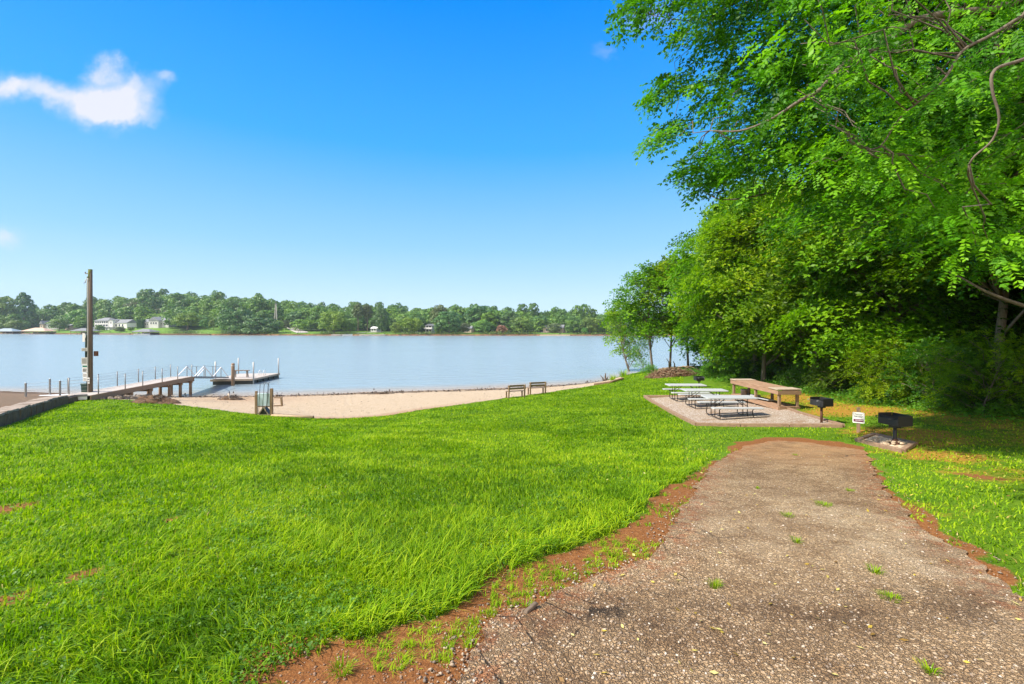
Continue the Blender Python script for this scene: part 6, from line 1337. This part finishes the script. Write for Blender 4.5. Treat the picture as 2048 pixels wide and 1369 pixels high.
ft = [('round', 118, 26, 34, 638, 'round dark green tree in front of the low grey house, far shore'), ('small', 12, 16, 24, 634, 'pointed bluish tree above the blue grey boathouse'), ('round', 33, 12, 34, 641, 'broad low tree above and right of the blue grey boathouse'), ('round', 4, 52, 50, 592, 'dark wooded tree at the left picture edge on the far shore'),
      ('tall', 48, 64, 34, 584, 'tallest dark tree on the far left shore, with a ragged top'), ('round', 158, 46, 46, 618, 'round bluish tree left of the utility pole on the far shore'), ('topiary', 375, 30, 52, 625, 'perfectly round bright green tree on the far lawn'), ('grey', 283, 92, 56, 600, 'greyish tree above the stepped grey house'),
      ('bright', 284, 64, 34, 622, 'light green tree between the two large far houses'), ('small', 409, 30, 18, 638, 'left of two small round trees before the long low white house'), ('small', 427, 28, 18, 638, 'right of two small round trees before the long low white house'),
      ('thicket', 475, 12, 76, 618, 'dark thicket on the shore, its left and taller half'), ('thicket', 522, 10, 74, 634, 'dark thicket on the shore, its right half below the lattice tower'), ('bright', 668, 14, 62, 622, 'bright yellow green willow-like tree on the far shore'), ('round', 700, 20, 30, 636, 'rounded green tree just right of the willow-like tree'),
      ('pine', 716, 36, 22, 606, 'thin grey pine with a bare trunk, left of the far path'), ('pine', 735, 40, 22, 608, 'second thin grey pine with a bare trunk above the far path'), ('dark', 763, 26, 30, 616, 'dark green tree with a clear trunk beside the white roofed cottage'), ('bright', 792, 10, 26, 645, 'small bright bush by the water right of the far path'),
      ('bright', 822, 14, 50, 634, 'light green tree left of the narrow grey house'), ('dark', 898, 12, 58, 622, 'large dark tree on the shore right of the narrow grey house'), ('grey', 880, 34, 40, 610, 'brownish grey tree behind the large dark shore tree'), ('dark', 960, 52, 62, 610, 'large dark domed tree above the small lawn, far shore'),
      ('round', 966, 12, 40, 640, 'rounded tree right of the small lawn on the far shore'), ('shrubred', 1003, 10, 26, 650, 'reddish flowering shrub on the far shore'), ('dark', 1022, 44, 44, 622, 'dark upright tree above the reddish shrub'), ('round', 1042, 12, 52, 634, 'dense tree at the water between reddish shrub and right-hand lawn'),
      ('dark', 1082, 46, 36, 630, 'narrow dark tree at the left of the right-hand far lawn'), ('grey', 1108, 34, 32, 646, 'round grey green tree on the right-hand far lawn'), ('round', 1148, 20, 40, 640, 'rounded tree at the right end of the right-hand far lawn'), ('round', 1180, 14, 44, 634, 'tree by the far water just left of the point'), ('dark', 600, 62, 52, 622, 'dark tree above the far driveway'),
      ('grey', 572, 44, 22, 640, 'small grey tree at the top of the far driveway'), ('round', 640, 46, 44, 612, 'round tree between driveway and willow-like tree'), ('bright', 555, 20, 26, 640, 'light green bush at the foot of the lattice tower'), ('round', 1215, 16, 50, 634, 'tree by the far water behind the leaves of the point'), ('grey', 930, 22, 22, 646, 'pale grey bush on the small far lawn'), ('round', 878, 12, 24, 645, 'low round tree at the water before the narrow grey house'), ('grey', 240, 14, 20, 653, 'low pale bush on the lawn below the large white house'), ('round', 200, 20, 18, 650, 'small dark bush at the left end of the large white house'), ('small', 262, 18, 14, 654, 'small round bush at the right end of the large white house'), ('small', 1170, 6, 14, 655, 'small pale bush at the far waterline')]
for r_ in ft: far_tree(r_[0], r_[1], r_[2], r_[3], r_[4], r_[5])
c = fat(282, 34); mb = MB(); s = c.y / F; mb.box((0, 0, 3), (11 * s, 3, 7), taper=.94); hd = MB()
V, A = far_crown(401, 1, 1, 2600, .3, 'fardark'); g = np.random.default_rng(4); n = 2600; P = g.uniform(-.5, .5, (n, 3)); ax = g.integers(0, 3, n); sg_ = np.sign(P[np.arange(n), ax]); P[np.arange(n), ax] = .5 * sg_; P = P * [11 * s, 3.2, 7.4] + [0, 0, 3.4]
V, A = compound_leaves(P, unit_rand(n), unit_rand(n), g.uniform(.5, .9, n), g.uniform(0, .7, n), 1, .7, rate=.6); t = thing('clipped_hedge', 'dark clipped square evergreen between the two large far houses', 'hedge', c); link(bpy.data.objects.new('foliage', np_mesh('foliage', V, quads(len(V)), M['fardark'], {'var': A})), t); mb.build('core', M['fardark'], t)
# the woods behind: reads as one mass
BK = [far_crown(500 + k, [7, 6, 8, 5][k], [14, 16, 13, 18][k], 1150, .66, '', .85, .10) for k in range(4)]
Vs, As, b = [], [], 0; pos = []
for px in np.arange(-420, 1760, 15.5):
    for d0 in (42, 62, 84, 108, 134, 162):
        p = px + HG.uniform(-9, 9); d = d0 + HG.uniform(-9, 9); u_ = (p - 1024) / F
        if open_mask(np.array([u_]), np.array([d]))[0] > .35: continue
        pos.append((p, d))
for p, d in pos:
    c = fat(p, d); V, A = BK[HG.integers(0, 4)]; k = HG.uniform(.8, 1.45); a = HG.uniform(0, 6.28); x, y = rot2(V[:, 0] * k, V[:, 1] * k, a); z = V[:, 2] * HG.uniform(.70, 1.30) * (1 if d > 70 else .85) * (.75 + .5 * fbm(np.array([c.x * .012]), np.array([d * .03]), 41)[0])
    Vs.append(np.c_[x + c.x, y + c.y, z + c.z - .5]); As.append(np.clip(A * .55 + HG.uniform(-.1, .52), 0, 1))
V = np.concatenate(Vs); tag(np_obj('far_woods', V, quads(len(V)), M['farleaf'], {'var': np.concatenate(As)}), 'mixed green woods covering the hill beyond the lake', 'woods', kind='stuff')
# low growth along the far waterline
n = 6000; g = np.random.default_rng(19); px = g.uniform(-300, 1500, n); d = g.uniform(1.2, 8, n) ; u_ = (px - 1024) / F; ok = (open_mask(u_, d) < .3) | (g.uniform(0, 1, n) < .12); px, d = px[ok], d[ok]; Y = np.full(len(px), 330.)
for _ in range(6): Y = far_shore((px - 1024) * Y / F) + d
X = (px - 1024) * Y / F; P = np.c_[X, Y, gz(X, Y) + g.uniform(0, 1, len(X)) ** 1.5 * 3.2 * fbm(X * .08, Y * .02, 6)]
V, A = compound_leaves(P, unit_rand(len(X)), nrm(unit_rand(len(X)) + [0, -.4, .6]), g.uniform(.9, 1.9, len(X)), g.uniform(0, .8, len(X)), 1, .7, rate=.55); tag(np_obj('shore_growth', V, quads(len(V)), M['farleaf'], {'var': A}), 'low bushes along the far waterline', 'bushes', kind='stuff')
# ------------------------------------------------------------------ summer haze over the lake
m, nt, out = _mat('haze_air'); pv = N(nt, 'ShaderNodeVolumePrincipled'); pv.inputs['Color'].default_value = (.70, .86, 1, 1); pv.inputs['Density'].default_value = .00015; pv.inputs['Anisotropy'].default_value = .0
L(nt, pv.outputs[0], out.inputs['Volume'])
mb = MB(); mb.box((0, 350, 32), (3200, 1900, 72)); hzb = mb.build('haze', m, None); tag(hzb, 'thin summer haze over the lake', 'haze', kind='stuff')
